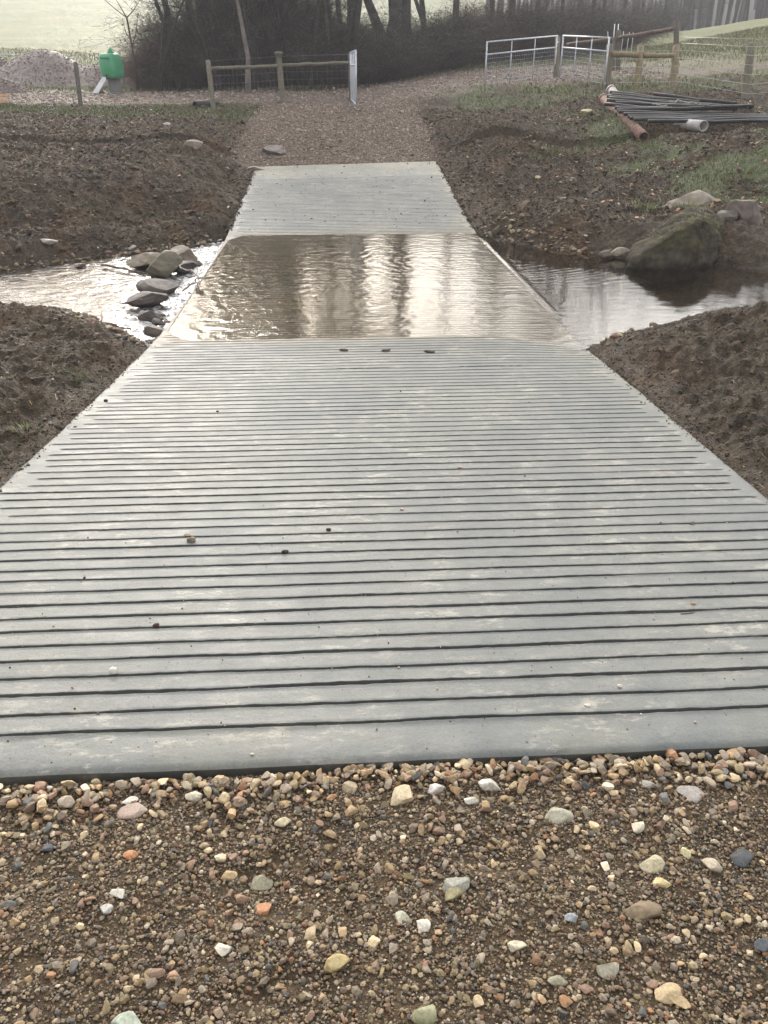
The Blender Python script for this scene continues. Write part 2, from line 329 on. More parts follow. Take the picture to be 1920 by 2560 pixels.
# ------------------------------------------------------------------ terrain control points
def tps(P, Z, lam=1e-3):
    n = len(P); d = np.linalg.norm(P[:, None]-P[None], axis=2); Kk = np.where(d > 0, d*d*np.log(d+1e-12), 0)+lam*np.eye(n)
    A = np.zeros((n+3, n+3)); A[:n, :n] = Kk; A[:n, n] = 1; A[:n, n+1:] = P; A[n, :n] = 1; A[n+1:, :n] = P.T
    w_ = np.linalg.solve(A, np.r_[Z, 0, 0, 0]); return P, w_
def tps_eval(M, X):
    P, w_ = M; out = np.empty(len(X))
    for i in range(0, len(X), 20000):
        x = X[i:i+20000]; d2 = ((x[:, None]-P[None])**2).sum(2); out[i:i+20000] = (.5*d2*np.log(d2+1e-12))@w_[:-3]+w_[-3]+x@w_[-2:]
    return out
far = []       # (u, v, dist)
for u, L in {
    -250: [(285, 20), (265, 22), (245, 24), (215, 28), (195, 34), (180, 40), (115, 55), (60, 90), (0, 150), (-20, 200), (30, 340)],
    0: [(285, 20), (265, 21.5), (245, 23.5), (215, 28), (195, 33), (180, 38), (115, 50), (60, 90), (0, 150), (-20, 200), (30, 340)],
    300: [(285, 20), (262, 21.6), (243, 23.5), (207, 29), (192, 34), (170, 40), (120, 52), (60, 90), (0, 150), (-20, 200), (30, 340)],
    560: [(300, 20), (240, 23.5), (226, 25), (202, 29), (190, 33), (155, 45), (105, 60), (55, 95), (0, 150), (-20, 200), (30, 330)],
    770: [(300, 20.2), (262, 22.2), (230, 25), (200, 29), (182, 33), (150, 45), (110, 60), (55, 95), (5, 150), (-20, 200), (40, 330)],
    1050: [(330, 18.6), (250, 22.4), (193, 26.1), (165, 31), (145, 36), (120, 48), (90, 75), (50, 110), (10, 160), (-15, 210), (50, 330)],
    1200: [(262, 21.4), (215, 24.4), (172, 28.7), (150, 33), (132, 42), (105, 60), (70, 95), (30, 150), (-15, 210), (50, 330)],
    1310: [(245, 21.6), (200, 24.3), (165, 28), (140, 36), (115, 46), (95, 62), (110, 110), (60, 150), (-60, 210), (50, 330)],
    1450: [(300, 19), (248, 21.6), (207, 24.5), (160, 29), (125, 36), (96, 48), (72, 66), (100, 110), (50, 160), (-60, 210), (50, 330)],
    1609: [(295, 18.6), (227, 21.7), (180, 25), (130, 32), (85, 42), (48, 60), (85, 110), (40, 160), (-65, 210), (50, 330)],
    1900: [(330, 17.5), (270, 19.5), (220, 22), (140, 28), (60, 42), (10, 60), (50, 110), (0, 160), (-65, 210), (50, 330)],
    2400: [(330, 17.5), (270, 19.5), (200, 22), (120, 28), (40, 42), (-20, 60), (30, 110), (-20, 160), (-70, 210), (50, 330)]}.items():
    for v_, d_ in L: far.append(at_dist(u, v_, d_))
near = []
for y in (1.8, 2.6, 3.5, 4.5, 5.6, 6.6): near += [(SL-.12, y, float(slab_z(SL, y))-.03), (SR+.12, y, float(slab_z(SR, y))-.03)]
for y in (12.9, 14, 15.2, 16.5, 17.8): near += [(SL-.12, y, float(slab_z(SL, y))-.02), (SR+.12, y, float(slab_z(SR, y))-.02)]
for x in (-3, -1.5, 0, 1.5, 3):
    for y in (-4, -1, 1.5): near.append((x, y, -.03))
for x in (-1.5, 0, 1.5):
    for y in (4, 6.5, 9.5, 13, 16): near.append((x, y, float(slab_z(x, y))-.1))
for p in ((1300, 752), (1330, 722), (1400, 697), (1500, 672), (1600, 656), (1700, 644)): near.append(tuple(at_z(*p, ZW+.06)))
for p in ((1288, 738), (1400, 678), (1500, 655), (1600, 640)): near.append(tuple(at_z(*p, ZW-.22)))
for p in ((1030, 503), (1080, 530), (1150, 547), (1250, 553), (1360, 565), (1480, 575), (1600, 588), (1700, 600)): near.append(tuple(at_z(*p, ZW+.01)))
for p in ((1100, 570), (1200, 620), (1300, 640), (1400, 625), (1600, 615)): near.append(tuple(at_z(*p, ZW-.35)))
for p in ((0, 588), (120, 566), (250, 550), (400, 536), (466, 520)): near.append(tuple(at_z(*p, ZS+.02)))
for p in ((0, 664), (90, 672), (170, 692), (250, 720), (318, 752)): near.append(tuple(at_z(*p, ZS+.05)))
for p in ((0, 625), (200, 625), (350, 620), (430, 560)): near.append(tuple(at_z(*p, ZS-.25)))
near += [(6.4, 18.6, .70), (7.3, 18.5, .70), (8.3, 18.4, .70), (9.3, 18.5, .70), (10.6, 18.6, .74), (8.6, 20, .86), (10, 20, .9), (4, 3, .12), (4.2, 5, .02), (6, 5.5, .12), (7, 3, .4), (3, 2.2, .02), (3.1, 4.5, -.12), (5.2, 7, -.12), (8, 8, .05),
         (-3.2, 2.5, -.02), (-3.4, 4.5, -.16), (-5.5, 4, .05), (-5, 6, -.2), (-7.5, 6, 0), (-4.2, 7, -.38), (-7.5, 8.2, -.3),
         (9.5, 11.5, ZW-.3), (12, 13.5, ZW-.3), (12, 9.5, .1), (13, 17, .6), (-12, 10, ZS-.25), (-16, 10, ZS-.25), (-12, 7.5, -.1), (-16, 7, 0), (-12, 13, -.1), (-16, 13, -.1)]
for p in ((0, 450, 13.9), (0, 350, 17.2), (250, 450, 13.9), (250, 350, 17.2), (420, 430, 14.2), (440, 340, 17.6), (1080, 380, 17.3), (1120, 470, 14.4), (1200, 400, 16.4), (1250, 320, 18.8), (1300, 470, 14.4),
          (1400, 400, 16.1), (1420, 335, 18), (1530, 400, 15.8), (1600, 470, 14.2), (1659, 520, 13.2), (1650, 360, 16.6), (1000, 345, 18.4), (1250, 530, 13.0), (1500, 520, 13.2)):
    near.append(tuple(at_dist(*p)))
for p in ((1030, 503), (1080, 530), (1150, 547), (1250, 553), (1360, 565), (1480, 575), (1600, 588)):
    q = at_z(*p, ZW); near.append((q[0]+.25, q[1]+.9, ZW+.26))
near = np.array(near); far = np.array(far)
dn = np.hypot(near[:, 0], near[:, 1]); df_ = np.hypot(far[:, 0], far[:, 1])
nn = np.vstack([near, far[df_ < 30]]); ff = np.vstack([far, near[(dn > 14) & (near[:, 2] > -.3)]])
M1 = tps(nn[:, :2], nn[:, 2], 2e-3)
def pol(x, y): return np.c_[np.degrees(np.arctan2(x, y))/18, np.log(np.hypot(x, y))*1.6]
M2 = tps(pol(ff[:, 0], ff[:, 1]), (ff[:, 2]-CAMZ)/np.hypot(ff[:, 0], ff[:, 1]), 1e-4)
def base_h(x, y):
    sh = np.shape(x); x = np.ravel(np.asarray(x, float)); y = np.ravel(np.asarray(y, float)); d = np.hypot(x, y)
    z = np.zeros(len(x)); w_ = sst(16, 28, d)*(np.asarray(y) > 2); k = w_ < 1
    if k.any():
        xc = np.clip(x[k], -18, 15); yc = np.clip(y[k], -4, 30); z[k] = tps_eval(M1, np.c_[xc, yc])*(1-w_[k])
    k = w_ > 0
    if k.any():
        P = pol(x[k], y[k]); P[:, 0] = np.clip(P[:, 0], -1.9, 2.4); dd = np.minimum(d[k], 360); P[:, 1] = np.minimum(P[:, 1], math.log(360)*1.6)
        z[k] += (CAMZ+tps_eval(M2, P)*dd)*w_[k]
    z += .45*np.exp(-((x-3.35)/1.0)**2-((y-18.3)/2.6)**2)+.18*np.exp(-((x+3.15)/1.05)**2-((y-18.6)/2.4)**2)+.08*np.exp(-((x-5.6)/1.6)**2-((y-19.6)/1.8)**2)
    return z.reshape(sh)
TW = (SL-.1, SR+.2)
LN = ([-30, -8, -3.76, -3.25, -2.73, -2.23, -1.7], [15, 9.9, 9.17, 8.98, 8.56, 8.04, 7.2]); LF = ([-30, -8, -4.45, -3.92, -3.22, -2.29, -1.62], [17.5, 12.2, 11.09, 11.75, 12.26, 12.72, 13.5])
RN = ([2.05, 2.46, 2.88, 3.48, 4.66, 9, 30], [6.42, 6.75, 7.0, 7.35, 7.8, 9.5, 14]); RF = ([2.08, 2.24, 2.6, 3.12, 3.66, 4.24, 5.15, 9, 30], [12.6, 12.0, 11.4, 11.0, 10.65, 10.2, 9.6, 11.8, 16])
def masks(x, y):
    d = np.hypot(x, y)
    nz_ = fbm(x*.9, y*.9, 3, 31); n2_ = fbm(x*.25, y*.25, 3, 41)
    fg = (1-sst(1.62, 1.8, y+nz_*.05))*(1-sst(2.3, 2.8, np.abs(x)+nz_*.3))          # near gravel
    edge = .55*nz_
    xc = .02*(y-17)
    tr = sst(17.3, 17.9, y)*(1-sst(24.5, 27.5, y+nz_))*(1-sst(1.75, 2.35, np.abs(x+.03-xc)+edge*.5))   # track up the bank
    lt = sst(24.3, 25.3, y+nz_*.8)*(1-sst(29, 31, y+nz_*1.2))*(1-sst(1.5, 5, x+nz_))*.9   # side track on the left
    rtk = sst(26, 28, d+nz_)*(1-sst(33, 37, d+nz_*2))*sst(0, 2, x+nz_)*(1-sst(12, 16, x))*.8
    tr = np.maximum(np.maximum(tr, lt), rtk)
    gl = sst(21.2, 22.4, y+nz_*1.1)*(1-sst(23.9, 25, y+nz_))*(1-sst(-2.1, -1.2, x+nz_*.6))*sst(-.3, .35, nz_+.9*fbm(x*2.3, y*3.5, 3, 33)+.12)  # verge under the left fence
    gr = sst(5.2, 6.6, x+nz_*1.2-.18*(15-y))*sst(12.2, 13.6, y+nz_*.6)*(1-sst(19.5, 21.5, y))*sst(-.15, .35, n2_+nz_*.8+.5*fbm(x*2.6, y*2.6, 3, 35)+.02)
    gg = sst(21.5, 23, y)*sst(2.5, 3.5, x)*(1-sst(27, 29, y))*sst(-.2, .2, nz_+.1)*.8
    gf = sst(29, 33, d+nz_*2)*(1-rtk)
    gfr = sst(23.5, 25.5, y+.2*(x-8)+nz_)*sst(7, 9, x)*sst(-.35, .1, nz_*.8+n2_+.12)
    gm = np.maximum.reduce([gl, gr, gg, gf, gfr])*(1-fg)*(1-tr*.75)
    return fg, tr, gm
def micro(x, y, fg, tr, gm):
    d = np.hypot(x, y)
    soil = ((fbm(x*1.5, y*1.5, 3, 3)*.13+fbm(x*3.1, y*3.1, 2, 4, True)*.045)*(1-.75*sst(16.5, 19.5, y))+fbm(x*4.5, y*4.5, 4, 5, True)*.06+fbm(x*12, y*12, 3, 9)*.07)
    g = fbm(x*3, y*3, 4, 8)*.022+fbm(x*.9, y*1.7, 2, 12)*.02-.02*sst(.25, .5, fbm(x*2.6, y*3.4, 2, 88))
    trk = fbm(x*3, y*3, 3, 14)*.02+fbm(x*2.5, y*14, 3, 15)*.012
    gz_ = fbm(x*1.2, y*1.2, 3, 19)*.05+fbm(x*7, y*7, 2, 21)*.02
    m = soil*(1-fg)*(1-tr)*(1-gm*.75)+g*fg+trk*tr+gz_*gm
    return m*(1+sst(35, 150, d)*4)
def height(x, y, full=False):
    x = np.asarray(x, float); y = np.asarray(y, float)
    h = base_h(x, y); fg, tr, gm = masks(x, y)
    # stream channel
    wob = fbm(x*1.6, y*1.6, 3, 301)*.22+fbm(x*6, y*6, 2, 302)*.07
    yn = np.where(x < 0, np.interp(x, *LN), np.interp(x, *RN)); yf = np.where(x < 0, np.interp(x, *LF), np.interp(x, *RF)); zw = np.where(x < 0, ZS, ZW)
    sd_ = np.minimum(y-yn, yf-y)+wob*.6; bank = np.where(sd_ > 0, 0, 1)
    h = np.where(sd_ > 0, zw-.3*sst(0, .7, sd_)+.02, h); ou = np.clip(-sd_, 0, 3)
    near_ch = (y > yn-3) & (y < yf+3); h = np.where((sd_ <= 0) & near_ch, np.maximum(h, zw+.02+.16*sst(0, .5, ou)*(y > 9)+.09*sst(0, .4, ou)), h)
    h = np.where((sd_ <= 0) & near_ch & (np.abs(x) > 1.5), np.minimum(h, zw+.05+.20*ou+.06*ou*ou+.22*ou*(y > 9)), h); shore = sst(0, .9, ou)*(sd_ <= 0)+(sd_ > 0)*0.; damp = np.where(near_ch, .35+.65*shore, 1.)
    # distance outside the slab
    xq = x+shr(y); ex = np.maximum(SL-xq, xq-SR); ins = (y > SY0-.02) & (y < SY3+.02)
    dy = np.maximum(SY0-y, y-SY3); e = np.maximum(ex, dy)
    mi = micro(x, y, fg, tr, gm)*sst(-.05, .35, e)*(1-.6*sst(-.1, .3, sd_))*damp
    zs_ = slab_z(np.clip(xq, SL, SR), np.clip(y, SY0, SY3))
    hh = h+mi
    inside = sst(.06, -.1, e) if False else 1-sst(-.10, .02, e)
    under = zs_-.16
    hh = np.where(e < .04, hh*(1-inside)+under*inside, hh)
    # keep soil from burying the slab edge
    lim = zs_-.012+np.maximum(e, 0)*.9+fbm(x*6, y*6, 3, 77)*.03
    hh = np.where((e >= -.1) & (e < .4) & ((y < 6.9) | (y > 12.3)), np.minimum(hh, lim), hh)
    far_top = (dy > 0) & (dy < .5) & (y > 10); hh = np.where(far_top, np.minimum(hh, zs_+.02+dy*.3), hh)
    lo = (dy > 0) & (y < 2); hh = np.where(lo, np.minimum(hh, -.015+fbm(x*9, y*9, 2, 5)*.006), hh)
    if full: return hh, fg, tr, gm
    return hh
def H(x, y): return float(height(np.array([float(x)]), np.array([float(y)]))[0])
def axis(segs):
    out = [segs[0][0]]
    for a, b_, s0, s1 in segs:
        n = max(2, int(abs(b_-a)/((s0+s1)/2)*1.0)+1); tt = np.linspace(0, 1, n)
        st_ = s0+(s1-s0)*tt; c_ = np.cumsum(st_); c_ = c_/c_[-1]*(b_-a)+a; out += list(c_)
    return np.array(out)
xs = axis([(-300, -40, 20, 1.6), (-40, -10, 1.4, .08), (-10, 10.5, .032, .032), (10.5, 40, .08, 1.4), (40, 300, 1.6, 20)])
ys = axis([(-30, -1, 3, .1), (-1, 1.8, .05, .03), (1.8, 14, .03, .03), (14, 25, .035, .045), (25, 42, .06, .2), (42, 310, .3, 7)])
GX, GY = np.meshgrid(xs, ys); gx, gy = GX.ravel(), GY.ravel()
hh, fg, tr, gm = height(gx, gy, True)
n_a = fbm(gx*.6, gy*.6, 4, 55)[:, None]; n_b = fbm(gx*.07, gy*.12, 4, 57)[:, None]
soilc = np.array([.080, .059, .038])*(1+.35*n_a)
soilc = soilc+np.array([.03, .012, .004])*sst(.05, .4, fbm(gx*1.4, gy*1.4, 3, 60))[:, None]
fgc = np.array([.115, .08, .045])*(1+.25*n_a)
trc = np.array([.165, .125, .098])*(1+.25*n_a)
dd = np.hypot(gx, gy)[:, None]
grc = np.array([.085, .105, .038])*(1+.4*n_a)
fld = np.array([.125, .15, .055])*(1+.3*n_b)+np.array([.05, .032, .018])*sst(-.1, .35, fbm(gx*.12, gy*.3, 4, 61))[:, None]
grc = grc*(1-sst(30, 55, dd))+fld*sst(30, 55, dd)
rgt = sst(4, 9, gx)[:, None]*sst(23, 30, dd)*(1-sst(75, 95, dd)); grc = grc*(1-rgt)+np.array([.15, .165, .062])*(1+.4*n_a)*rgt
wd_ = (sst(85, 105, dd[:, 0])*sst(10, 13, np.degrees(np.arctan2(gx, np.maximum(gy, 1)))))[:, None]; grc = grc*(1-wd_)+np.array([.045, .038, .040])*wd_
colr = soilc*(1-fg)[:, None]+fgc*fg[:, None]; colr = colr*(1-tr)[:, None]+trc*tr[:, None]; colr = colr*(1-gm)[:, None]+grc*gm[:, None]
wet = 1-.4*(1-sst(.0, .16, hh-np.where(gx < 0, ZS, ZW)))*(gy > 5)*(gy < 16)
colr = colr*wet[:, None]
nx, ny = len(xs), len(ys); I, J = np.meshgrid(np.arange(ny-1), np.arange(nx-1), indexing='ij'); I = I.ravel(); J = J.ravel()
mb = MB(); mb.add(np.c_[gx, gy, hh], None, np.c_[I*nx+J, I*nx+J+1, (I+1)*nx+J+1, (I+1)*nx+J], np.clip(colr, .01, .9))
obj('ground', mb, m_ground, kind='structure')
print('ground', nx, ny)
# ------------------------------------------------------------------ concrete ford slab
rows = []; r2 = np.random.default_rng(3)
yy = SY0; gi = 0; first = 1.744
gys = [first+.0903*i for i in range(int((16.5-first)/.0903)+1)]
prof = [(-.0135, 0), (-.0108, .0016), (-.0090, -.018), (.0080, -.020), (.0098, -.0005), (.0130, .0010)]
yl = [(SY0, -1, 0), (SY0+.006, -1, 0), (SY0+.02, -1, 0), (SY0+.07, -1, 0), (SY0+.12, -1, 0)]
for i, gy_ in enumerate(gys):
    for o_, z_ in prof: yl.append((gy_+o_, i, z_))
    for q_ in (.022, .038, .055, .068): yl.append((gy_+q_, -1, 0))
y_ = gys[-1]+.12
while y_ < SY3-.05: yl.append((y_, -1, 0)); y_ += .07
yl += [(SY3-.02, -1, 0), (SY3, -1, 0)]
NX = 300; sx = np.concatenate([[SL, SL+.004, SL+.012], np.linspace(SL+.025, SR-.025, NX), [SR-.012, SR-.004, SR]])
V = []; Cc = []
ngi = len(gys); L0 = r2.uniform(.05, .16, ngi)+.08*(r2.random(ngi) < .3); R0 = r2.uniform(.04, .14, ngi); amp = r2.uniform(.75, 1.2, ngi)
jit = r2.normal(0, .0022, ngi)
for k, (y, gi, gz_) in enumerate(yl):
    if gi >= 0:
        wv = fbm(sx*1.3, np.full_like(sx, gi*3.7), 3, 100)*.008+fbm(sx*14, np.full_like(sx, gi*3.1), 2, 101)*.0022+jit[gi]
        ww = .95+.35*fbm(sx*2.2, np.full_like(sx, gi*1.9), 2, 104)+.35*fbm(sx*22, np.full_like(sx, gi*2.3), 2, 102)
        ww = ww*(1-.55*sst(.25, .5, fbm(sx*1.1, np.full_like(sx, gi*7.7), 3, 105))); on = sst(SL+L0[gi]-.02, SL+L0[gi]+.02, sx)*(1-sst(SR-R0[gi]-.02, SR-R0[gi]+.02, sx))
        off = y-gys[gi]; Y = gys[gi]+wv+off*np.maximum(ww*amp[gi], .45)*.84
        fade = 1-.75*float(sst(15.6, 16.6, y)); Z = gz_*on*fade*(.85+.3*amp[gi]-.15)
        dark = 1-(  .74*on*fade if abs(off) < .0100 else .0*on)  # groove colour darkened: dirt and wet, plus painted-in shade of the recess
        Z = Z+(fbm(sx*40, np.full_like(sx, gi*5.), 2, 103)*.0012 if abs(off) > .0100 else 0)
    else: Y = np.full_like(sx, y); Z = np.zeros_like(sx); dark = np.ones_like(sx)
    z = slab_z(sx, Y)+Z+fbm(sx*2.2, Y*2.2, 3, 110)*.0022+fbm(sx*1.1, Y*9, 3, 113)*.0015
    ed = np.minimum(sx-SL, SR-sx); z = z-.012*np.exp(-np.maximum(ed, 0)/.006)
    ey = min(y-SY0, SY3-y); z = z-.014*math.exp(-max(ey, 0)/.008)
    if y < SY0+.2 or y > SY3-.06: Y = Y+fbm(sx*1.7, sx*0+y*.1, 3, 120)*.012*(1 if y < 3 else 2)
    edn = fbm(Y*3+0*sx, sx*0+7.3, 4, 140)*.012*np.exp(-np.maximum(sx-SL, 0)/.05)+fbm(Y*3+0*sx, sx*0+1.3, 4, 141)*.012*np.exp(-np.maximum(SR-sx, 0)/.05)
    V.append(np.c_[sx-shr(Y)+edn, Y, z])
    # silt where the water runs, cream mud film at the water's edge and at the ends
    sil = sst(SY1-.05, SY1+.25, y)*(1-sst(SY2-.2, SY2+.1, y))
    cr = np.exp(-((y-SY2-.25)/.22)**2)*.5*sst(-.5, .8, sx)+sst(16.4, 17.6, y)*.7+sst(SR-.5, SR, sx)*.35*sst(3, 6, y)+.3*(1-sst(1.6, 1.9, y))*(fbm(sx*2, sx*0+y, 2, 5) > -.1)
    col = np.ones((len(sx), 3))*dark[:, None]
    col = col*(1-cr[:, None])+col*np.array([1.25, 1.17, .98])*cr[:, None]
    # silt streaks follow the current across the slab
    sn = sst(-.35, .35, fbm(sx*.35, Y*1.6, 4, 130))
    sc = np.array([.98, .83, .64]); col = col*(1-sil*(.55+.35*sn)[:, None])+col*sc*sil*(.55+.35*sn)[:, None]
    wetb = np.exp(-((y-SY1+.1)/.18)**2)*.18*(y < SY1+.2); col = col*(1-wetb)
    Cc.append(col)
nR, nC = len(V), len(sx); V = np.concatenate(V); Cc = np.concatenate(Cc)
I, J = np.meshgrid(np.arange(nR-1), np.arange(nC-1), indexing='ij'); I = I.ravel(); J = J.ravel()
Q = np.c_[I*nC+J, I*nC+J+1, (I+1)*nC+J+1, (I+1)*nC+J]
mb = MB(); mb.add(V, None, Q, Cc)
bl = np.r_[np.arange(nC), np.arange(1, nR)*nC+nC-1, (nR-1)*nC+np.arange(nC-2, -1, -1), np.arange(nR-2, 0, -1)*nC]  # boundary loop
Bt = V[bl]; Bb = Bt.copy(); Bb[:, 2] -= .2; nb = len(bl); j = np.arange(nb); j2 = (j+1) % nb
mb.add(np.vstack([Bt, Bb]), None, np.c_[j, nb+j, nb+j2, j2], (.55, .53, .5))
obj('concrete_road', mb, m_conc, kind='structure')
# ------------------------------------------------------------------ water
def sheet(xs_, ys_, z_, colf, zf=None):
    X, Y = np.meshgrid(xs_, ys_); X = X.ravel(); Y = Y.ravel(); n_ = len(xs_); m_ = len(ys_)
    Z = np.full_like(X, z_) if zf is None else zf(X, Y)
    I, J = np.meshgrid(np.arange(m_-1), np.arange(n_-1), indexing='ij'); I = I.ravel(); J = J.ravel()
    mb = MB(); mb.add(np.c_[X, Y, Z], None, np.c_[I*n_+J, I*n_+J+1, (I+1)*n_+J+1, (I+1)*n_+J], colf(X, Y)); return mb
def ford_z(X, Y):
    ons = 1-sst(SR-.1, SR+.3, X); lft = 1-sst(SL, SL+1.4, X)
    z = ZW+fbm(X*4, Y*7, 3, 200)*.0016*(.4+ons)+fbm(X*11, Y*17, 2, 201)*.0006*ons
    # fan of ripples where the water comes over the upstream edge, and rows running down to the fall
    rx, ry = SR-.2, 10.4; rr = np.hypot(X-rx, (Y-ry)*1.3); z += .0005*np.sin(rr*42+fbm(X*2, Y*2, 2, 5)*5)*np.exp(-((rr-1.3)/.8)**2)*sst(-.9, 0.6, X)
    z += .0016*np.sin(X*38+Y*9+fbm(X*3, Y*3, 3, 9)*5)*lft*.9
    z += .007*np.exp(-((X-SR-.02)/.035)**2)*sst(7.2, 8, Y)*(1-sst(11.5, 12.3, Y))
    pr = np.hypot(X-7.4, Y-8.9); z += .0012*np.sin(pr*30)*np.exp(-((pr-1.4)/1.0)**2)*(1-ons)
    z -= .12*(1-sst(SL-.03, SL+.06, X))+.02*(1-sst(SL, SL+.3, X))
    return z
fx = np.concatenate([np.linspace(SL-.05, SR+.4, 300), np.linspace(SR+.43, 9, 190), np.linspace(9.3, 40, 40)])
fy = np.concatenate([np.linspace(4.5, 6.2, 12), np.linspace(6.22, 13, 340), np.linspace(13.2, 22, 14)])
def ford_c(X, Y):
    on = 1-sst(SR-.1, SR+.3, X)
    r_ = .45+.75*on; r_ += .5*(1-sst(SL, SL+1, X)); 
    return np.c_[r_, r_*0, r_*0]
obj('water', sheet(fx, fy, ZW, ford_c, ford_z), m_ford, kind='structure')
def st_z(X, Y):
    near_ = 1-sst(SL-1.3, SL-.2, X); tb = 1-near_
    return ZS+fbm(X*3, Y*7, 3, 210)*.014+fbm(X*9, Y*18, 3, 211)*.006+tb*np.abs(fbm(X*9, Y*9, 3, 212))*.05-.012*(SL-X)*.3
def st_c(X, Y):
    fo = sst(SL-1.1, SL-.1, X)*.95+.35*sst(.0, .4, fbm(X*1.2, Y*3, 3, 220)); return np.c_[np.ones_like(X), np.clip(fo, 0, 1), X*0]
sxw = np.concatenate([np.linspace(-40, -8.2, 60), np.linspace(-8, SL+.05, 330)]); syw = np.concatenate([np.linspace(4.6, 6.5, 10), np.linspace(6.53, 13.5, 360), np.linspace(13.7, 20, 10)])
mbs = sheet(sxw, syw, ZS, st_c, st_z)
o = obj('stream', mbs, m_stream, kind='structure')
exec_parts = True
# ================================================================== loose stones, clods and grass
r = np.random.default_rng(11)
PAL = np.array([(.40, .31, .20), (.60, .52, .38), (.30, .27, .23), (.13, .14, .155), (.34, .20, .12), (.34, .24, .19), (.29, .25, .16), (.70, .65, .55), (.24, .19, .15), (.36, .32, .28)])
PW = np.array([.20, .12, .15, .05, .05, .14, .14, .05, .1, .1]); PW = PW/PW.sum()
def stone_cols(n, r, f=1.0): return PAL[r.choice(len(PAL), n, p=PW)]*r.uniform(.6, 1.15, (n, 1))*f*np.array([1., .90, .76])
sh2 = [rock_shape(2, r, 14, .55, .03, (1, r.uniform(.6, .95), r.uniform(.35, .75))) for _ in range(16)]
sh3 = [rock_shape(3, r, int(r.integers(9, 22)), .6, .03, (1, r.uniform(.62, .92), r.uniform(.4, .75))) for _ in range(14)]
sh1 = [rock_shape(1, r, 4, .5, 0, (1, r.uniform(.6, .95), r.uniform(.4, .8))) for _ in range(10)]
def fgz(x, y): return height(x, y)
# individual larger stones in the near gravel: display u, v, length px, aspect, colour, label
CREAM, TAN, OLV, RST, SLT, GRY, PNK, WHT = (.58, .52, .40), (.38, .30, .19), (.29, .27, .18), (.34, .18, .09), (.075, .082, .095), (.33, .32, .3), (.42, .32, .26), (.60, .56, .48)
fgs = [(418, 1728, 40, CREAM, 'upright cream stone against the slab edge left of centre'), (283, 1735, 34, WHT, 'white angular stone at the slab edge above a pink flat stone'),
 (145, 1740, 40, (.5, .42, .32), 'tan pitted stone touching the slab edge near the left side'), (294, 1757, 70, PNK, 'long flat pinkish stone lying below the slab edge at left'),
 (756, 1708, 44, TAN, 'yellow brown oval pebble at the slab edge near the middle'), (614, 1740, 28, (.42, .3, .16), 'brown egg shaped pebble below a purple flat stone'),
 (715, 1729, 26, (.5, .3, .16), 'round light brown stone beside a cluster at the slab edge'), (617, 1785, 42, (.64, .56, .36), 'pale yellow smooth oblong pebble below the slab centre left'),
 (1058, 1705, 52, WHT, 'long white oval pebble touching the slab edge right of centre'), (945, 1712, 46, (.6, .54, .5), 'pale pinkish block stone at the slab edge in the middle'),
 (870, 1732, 66, (.56, .46, .3), 'large tan wedge stone in the heap at the slab edge'), (1018, 1737, 36, WHT, 'small white egg shaped stone below the long white pebble'),
 (1205, 1768, 62, (.38, .36, .27), 'flat olive grey angular stone right of centre near the slab'), (1265, 1700, 30, SLT, 'dark blue stone pressed against the slab edge at right'),
 (1398, 1698, 32, (.5, .47, .4), 'pale grey rounded stone at the slab edge toward the right'), (1490, 1722, 58, (.33, .3, .27), 'grey brown flat stone near the right end of the slab edge'),
 (1373, 1793, 38, CREAM, 'cream rounded stone with a brown spot right of centre'), (260, 1944, 36, (.52, .50, .43), 'bright white rounded stone in the left gravel'),
 (234, 1980, 32, (.46, .45, .41), 'white speckled stone just below the bright white one'), (107, 1838, 34, SLT, 'blue grey round stone at far left in the gravel'),
 (286, 1862, 30, (.46, .22, .1), 'bright orange stone in the left gravel'), (570, 1964, 44, (.42, .21, .1), 'orange brown angular stone left of centre'),
 (494, 1897, 36, (.55, .4, .22), 'tan squarish stone left of centre below the slab'), (560, 1902, 62, OLV, 'olive flat stone lying beside the tan squarish stone'),
 (486, 2063, 44, (.68, .62, .5), 'cream oval stone with a small white pebble at its side'), (725, 2103, 60, (.42, .33, .16), 'yellowish brown wedge stone in the lower middle gravel'),
 (283, 2233, 64, (.36, .40, .32), 'large pale green stone at the bottom left'), (917, 2209, 62, (.34, .33, .2), 'large round olive stone at the bottom middle'),
 (982, 1925, 60, (.3, .29, .24), 'grey stone leaning on an olive brown stone right of centre'), (975, 1948, 40, (.32, .28, .15), 'olive brown stone under the leaning grey stone'),
 (868, 1998, 40, (.45, .44, .33), 'banded pale olive stone near the middle of the gravel'), (914, 2010, 40, (.62, .57, .48), 'rough cream stone beside the banded olive stone'),
 (1112, 2062, 42, (.62, .55, .4), 'cream oblong stone right of the dark hollow'), (1405, 1880, 50, (.48, .42, .28), 'tan faceted stone in the right gravel'),
 (1428, 1925, 42, (.66, .54, .28), 'yellow rounded stone below the tan faceted one'), (1534, 1882, 40, (.55, .47, .35), 'pale brown rounded stone at the right side of the gravel'),
 (1600, 1865, 58, (.06, .064, .07), 'dark slate flat stone at the right edge of the gravel'), (1310, 2110, 46, (.36, .33, .25), 'grey olive triangular stone in the right gravel'),
 (1200, 2135, 42, (.31, .29, .2), 'dull olive stone left of the triangular one'), (1435, 2160, 54, (.5, .38, .22), 'tan flat stone at the lower right'),
 (1465, 2180, 46, (.42, .31, .17), 'brown stone tucked under the tan flat stone at lower right'), (1645, 2060, 44, (.085, .095, .105), 'blue black speckled stone at the right margin'),
 (1232, 2000, 30, (.3, .31, .33), 'small speckled grey stone above the dark hollow'), (1385, 1988, 74, (.24, .18, .11), 'long dark brown flat stone in the right gravel'),
 (1480, 1852, 30, (.66, .6, .34), 'small yellow cream pebble in the right gravel')]
rr_ = np.random.default_rng(5); NAMED = []
